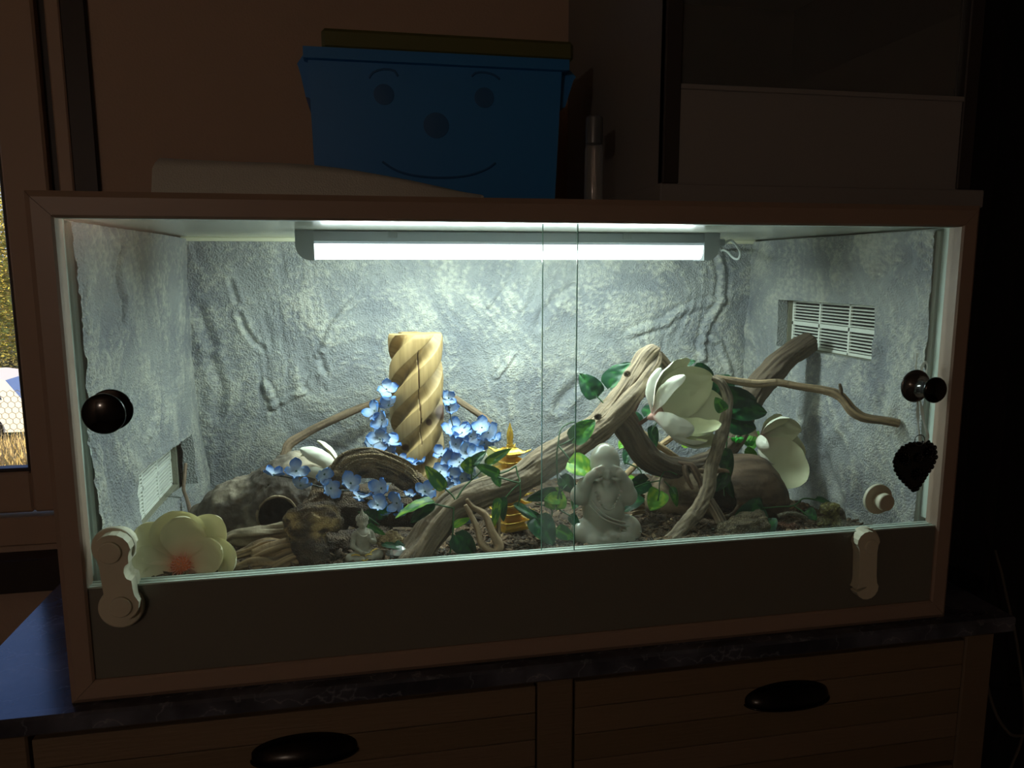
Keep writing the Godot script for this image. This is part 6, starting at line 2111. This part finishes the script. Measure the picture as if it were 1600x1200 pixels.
	bowl.lathe([Vector2(0.001, 0.0), Vector2(0.030, 0.0), Vector2(0.040, 0.006), Vector2(0.0455, 0.016), Vector2(0.048, 0.022), Vector2(0.0495, 0.0235), Vector2(0.051, 0.022), Vector2(0.048, 0.014), Vector2(0.042, 0.004), Vector2(0.031, -0.003), Vector2(0.001, -0.003)], 56, Transform3D(Basis.IDENTITY, wb))
	bowl.i.reverse()
	lone("water_bowl", bowl.mesh(), M.clear, "shallow clear bowl behind the front glass at the foot of the big branch", "bowl")
	c = px(623, 864, -0.078)
	var gem := Shape.new()
	var gr := RandomNumberGenerator.new()
	gr.seed = 3
	var levels := [[0.004, -0.013], [0.012, -0.008], [0.0135, 0.0], [0.011, 0.008], [0.005, 0.0125]]
	var n := 9
	for k in levels.size() - 1:
		for q in n:
			var w := func(j: int, e: int) -> Vector3:
				var a := TAU * (e + 0.5 * (j % 2)) / n
				return c + Vector3(levels[j][0] * cos(a) * 1.15, levels[j][1] * 0.9, levels[j][0] * sin(a) * 0.8)
			var p0: Vector3 = w.call(k, q)
			var p1: Vector3 = w.call(k, q + 1)
			var p2: Vector3 = w.call(k + 1, q if k % 2 == 0 else q + 1)
			var p3: Vector3 = w.call(k + 1, q + 1 if k % 2 == 0 else q)
			gem.flat([p0, p1, p2], (p0 + p1 + p2) / 3.0 - c)
			var p4: Vector3 = w.call(k + 1, q - 1 if k % 2 == 0 else q)
			gem.flat([p0, p2 if k % 2 == 0 else w.call(k + 1, q + 1), p4], (p0 + p2 + p4) / 3.0 - c)
	for k in [0, 4]:
		var cap := []
		for q in n:
			var a: float = TAU * (q + 0.5 * (k % 2)) / n
			cap.append(c + Vector3(levels[k][0] * cos(a) * 1.15, levels[k][1] * 0.9, levels[k][0] * sin(a) * 0.8))
		gem.flat(cap, Vector3(0, -1 if k == 0 else 1, 0))
	lone("cut_glass", gem.mesh(), mat(Color(0.93, 0.95, 0.95), 0.2, 0.6), "sparkling silvery faceted piece beside the clear bowl", "glass")
	# the dark flower charm hanging by its ribbon from the right door knob
	var z := 0.0
	var hang := thing("leaf_charm", "black leaf shaped flower charm hanging by a pale ribbon from the right door knob", "charm", px(1432, 722, z))
	var rib := Shape.new()
	var ribbon := func(list: Array, w: float) -> void:
		var path := spline(list.map(func(e): return [px(e[0], e[1], e[2]), 0.001]), 0.004)
		for side in 2:
			var f0 := rib.v.size()
			for k in path.size():
				var p: Vector3 = path[k][0]
				var d: Vector3 = path[mini(k + 1, path.size() - 1)][0] - path[maxi(k - 1, 0)][0]
				var x := d.cross(Vector3(0.5 * sin(k * 0.5), 0.1, 1)).normalized() * w
				rib.add(p - x + Vector3(0, 0, -0.0004 * side))
				rib.add(p + x + Vector3(0, 0, -0.0004 * side))
			for k in path.size() - 1:
				var q := f0 + 2 * k
				if side == 0:
					rib.quad(q, q + 2, q + 3, q + 1)
				else:
					rib.quad(q, q + 1, q + 3, q + 2)
	ribbon.call([[1433, 552, -0.03], [1431, 580, -0.024], [1434, 602, -0.022], [1428, 612, -0.028], [1421, 618, -0.034], [1428, 621, -0.03], [1435, 612, -0.023]], 0.0022)
	ribbon.call([[1435, 604, -0.023], [1439, 580, -0.028], [1445, 566, -0.03], [1449, 572, -0.03], [1446, 588, -0.03]], 0.0022)
	ribbon.call([[1435, 612, -0.022], [1434, 640, -0.012], [1435, 665, -0.004], [1438, 690, 0.0]], 0.0025)
	ribbon.call([[1436, 612, -0.022], [1441, 645, -0.012], [1445, 665, -0.006], [1450, 682, -0.004], [1444, 690, -0.001]], 0.0025)
	var satin := mat(Color(0.82, 0.83, 0.78), 0.6)
	satin.backlight_enabled = true
	satin.backlight = Color(0.9, 0.9, 0.88)
	part(hang, "ribbon", rib.mesh(), satin, "pale satin ribbon")
	var ring := Shape.new()
	var rc := px(1437, 688, z)
	var rp := []
	for k in 25:
		rp.append([rc + Vector3(cos(TAU * k / 24), sin(TAU * k / 24), 0) * 0.0095, 0.0008])
	limb(ring, rp, {"sides": 8, "step": 0.002, "amp": 0.0, "grain": 0.0})
	part(hang, "split_ring", ring.mesh(), M.chrome)
	var plate := Shape.new()
	var outline := []
	for q in [[1437, 694], [1424, 695], [1412, 701], [1404, 711], [1400, 722], [1402, 735], [1409, 747], [1419, 757], [1429, 766], [1435, 764], [1443, 752], [1449, 742], [1458, 730], [1464, 715], [1462, 700], [1452, 692]]:
		outline.append(px(q[0], q[1], z))
	var poly := PackedVector2Array()
	for p in outline:
		poly.append(Vector2(p.x, p.y))
	plate.extrude(poly, -0.0045, -0.0025)
	var disc := [Vector2(0.0003, 0.003), Vector2(0.004, 0.0028), Vector2(0.0052, 0.0015), Vector2(0.0048, 0.0)]
	var to_front := Basis(Vector3(1, 0, 0), Vector3(0, 0, 1), Vector3(0, -1, 0))
	for k in outline.size():
		for h in 2:
			var p: Vector3 = outline[k].lerp(outline[(k + 1) % outline.size()], 0.5 * h)
			var dd := []
			for e in disc:
				dd.append(Vector2(e.x * 0.9, e.y - 0.004))
			dd.reverse()
			plate.lathe(dd, 10, Transform3D(to_front, p + Vector3(0, 0, 0.0)))
	part(hang, "leaf_plate", plate.mesh(), M.black_gloss)
	for q in [[1418, 718, 17], [1455, 708, 15], [1436, 742, 16], [1438, 716, 13]]:
		var fl := Shape.new()
		var m := px(q[0], q[1], z + 0.001)
		for k in 12:
			var a := TAU * k / 12
			var rr: float = q[2] * 0.00058
			limb(fl, [[m + Vector3(cos(a), sin(a), 0) * rr * 0.25, 0.0008], [m + Vector3(cos(a), sin(a), 0) * rr * 0.75 + Vector3(0, 0, 0.0012), 0.0017], [m + Vector3(cos(a), sin(a), 0) * rr * 1.2, 0.0006]], {"sides": 6, "step": 0.003, "amp": 0.0, "grain": 0.0})
		part(hang, "charm_flower", fl.mesh(), M.black_gloss)


func build_locks() -> void:
	var to_front := Basis(Vector3(1, 0, 0), Vector3(0, 0, 1), Vector3(0, -1, 0))
	var pad := func(s: Shape, c: Vector3, r: float, h: float, soft: float) -> void:
		var prof := [Vector2(r, 0.0), Vector2(r, h - soft)]
		for k in 6:
			var a := PI / 2 * (k + 1) / 6.0
			prof.append(Vector2(r - soft + soft * cos(a), h - soft + soft * sin(a)))
		prof.append(Vector2(0.0003, h))
		s.lathe(prof, 40, Transform3D(to_front, c))
	var strap := func(a: Vector3, b: Vector3, w: float, z0: float, z1: float, notch: float, hook: bool) -> ArrayMesh:
		var d := b - a
		var y := Vector2(d.x, d.y).normalized()
		var x := Vector2(y.y, -y.x)
		var o := Vector2(a.x, a.y)
		var l := Vector2(d.x, d.y).length()
		var pts := PackedVector2Array()
		for k in 13:
			var t := PI + PI * k / 12.0
			pts.append(o + x * cos(t) * w * -1.25 + y * sin(t) * w * 1.25)
		pts.append(o + x * w * -1.0 * -1.0 * -1.0 + y * l * 0.25)
		pts.reverse()
		var left := []
		var right := []
		for k in 25:
			var q := k / 24.0
			var wide := w * (1.0 + 0.28 * pow(absf(q - 0.5) * 2.0, 6.0))
			var n := notch * maxf(0.0, 1.0 - pow((q - 0.42) / 0.16, 2.0))
			left.append(o + y * l * q - x * (wide - sqrt(maxf(n, 0.0)) * sqrt(notch)))
			right.append(o + y * l * q + x * wide)
		var out := PackedVector2Array()
		for k in 9:   # round head at a
			var t := PI * k / 8.0
			out.append(o + x * cos(t) * w * 1.28 - y * sin(t) * w * 1.28)
		out.reverse()
		for p in right: out.append(p)
		for k in 9:
			var t := PI * k / 8.0
			var e := o + y * l + x * cos(t) * w * 1.28 + y * sin(t) * w * 1.28
			if hook and k == 0:
				out.append(o + y * l * 0.97 - x * -0.1 * w)
				out.append(o + y * l * 1.0 + x * 0.15 * w)
				e = o + y * l * 1.08 + x * w * 1.2
			out.append(e)
		left.reverse()
		for p in left: out.append(p)
		var s := Shape.new()
		s.extrude(out, z0, z1)
		return s.mesh()
	var zg := -0.0101
	# latched lock at the left, from the glass down to the panel
	var a := px(179, 853, zg)
	var b := px(190, 948, 0.0)
	b.z = -0.006
	var t := thing("child_lock", "closed white child lock strap at the lower left corner", "lock", b, "white child locks")
	var s := Shape.new()
	pad.call(s, Vector3(a.x, a.y, zg), 0.029, 0.007, 0.002)
	part(t, "glass_pad", s.mesh(), M.plastic)
	s = Shape.new()
	pad.call(s, b, 0.030, 0.012, 0.004)
	part(t, "panel_pad", s.mesh(), M.plastic)
	part(t, "strap", strap.call(px(178, 858, 0.005), px(188, 945, 0.016), 0.019, 0.002 - 0.025, 0.016, 0.008, false), M.plastic)
	for q in [[px(173, 861, 0.01), 0.0158], [px(189, 948, 0.016), 0.0148]]:
		s = Shape.new()
		pad.call(s, Vector3(q[0].x, q[0].y, 0.0155), q[1], 0.0045, 0.002)
		part(t, "button", s.mesh(), M.plastic)
	# opened lock at the right: its catch on the glass, its strap hanging from the pad below
	a = px(1370, 779, -0.0193)
	t = thing("lock_catch", "round white lock catch stuck on the right glass pane", "lock", Vector3(a.x, a.y, -0.0193))
	s = Shape.new()
	pad.call(s, Vector3(a.x, a.y, -0.0193), 0.0265, 0.006, 0.002)
	part(t, "catch_pad", s.mesh(), M.plastic)
	s = Shape.new()
	var k := px(1380, 783, -0.02)
	pad.call(s, Vector3(a.x, a.y, -0.0193), 0.012, 0.020, 0.002)
	pad.call(s, Vector3(a.x, a.y, -0.002), 0.015, 0.010, 0.003)
	part(t, "catch_stud", s.mesh(), M.plastic)
	a = px(1353, 848, -0.006)
	b = px(1356, 918, 0.01)
	t = thing("child_lock", "opened white child lock hanging from the lower right panel edge", "lock", Vector3(a.x, a.y, -0.016), "white child locks")
	s = Shape.new()
	pad.call(s, Vector3(a.x, a.y, -0.017), 0.0265, 0.012, 0.003)
	part(t, "panel_pad", s.mesh(), M.plastic)
	part(t, "strap", strap.call(px(1357, 849, 0.012), px(1355, 918, 0.012), 0.0165, -0.005, 0.013, 0.0, true), M.plastic)
	s = Shape.new()
	var e := px(1362, 855, 0.015)
	pad.call(s, Vector3(e.x, e.y, 0.0125), 0.0125, 0.004, 0.002)
	part(t, "button", s.mesh(), M.plastic)
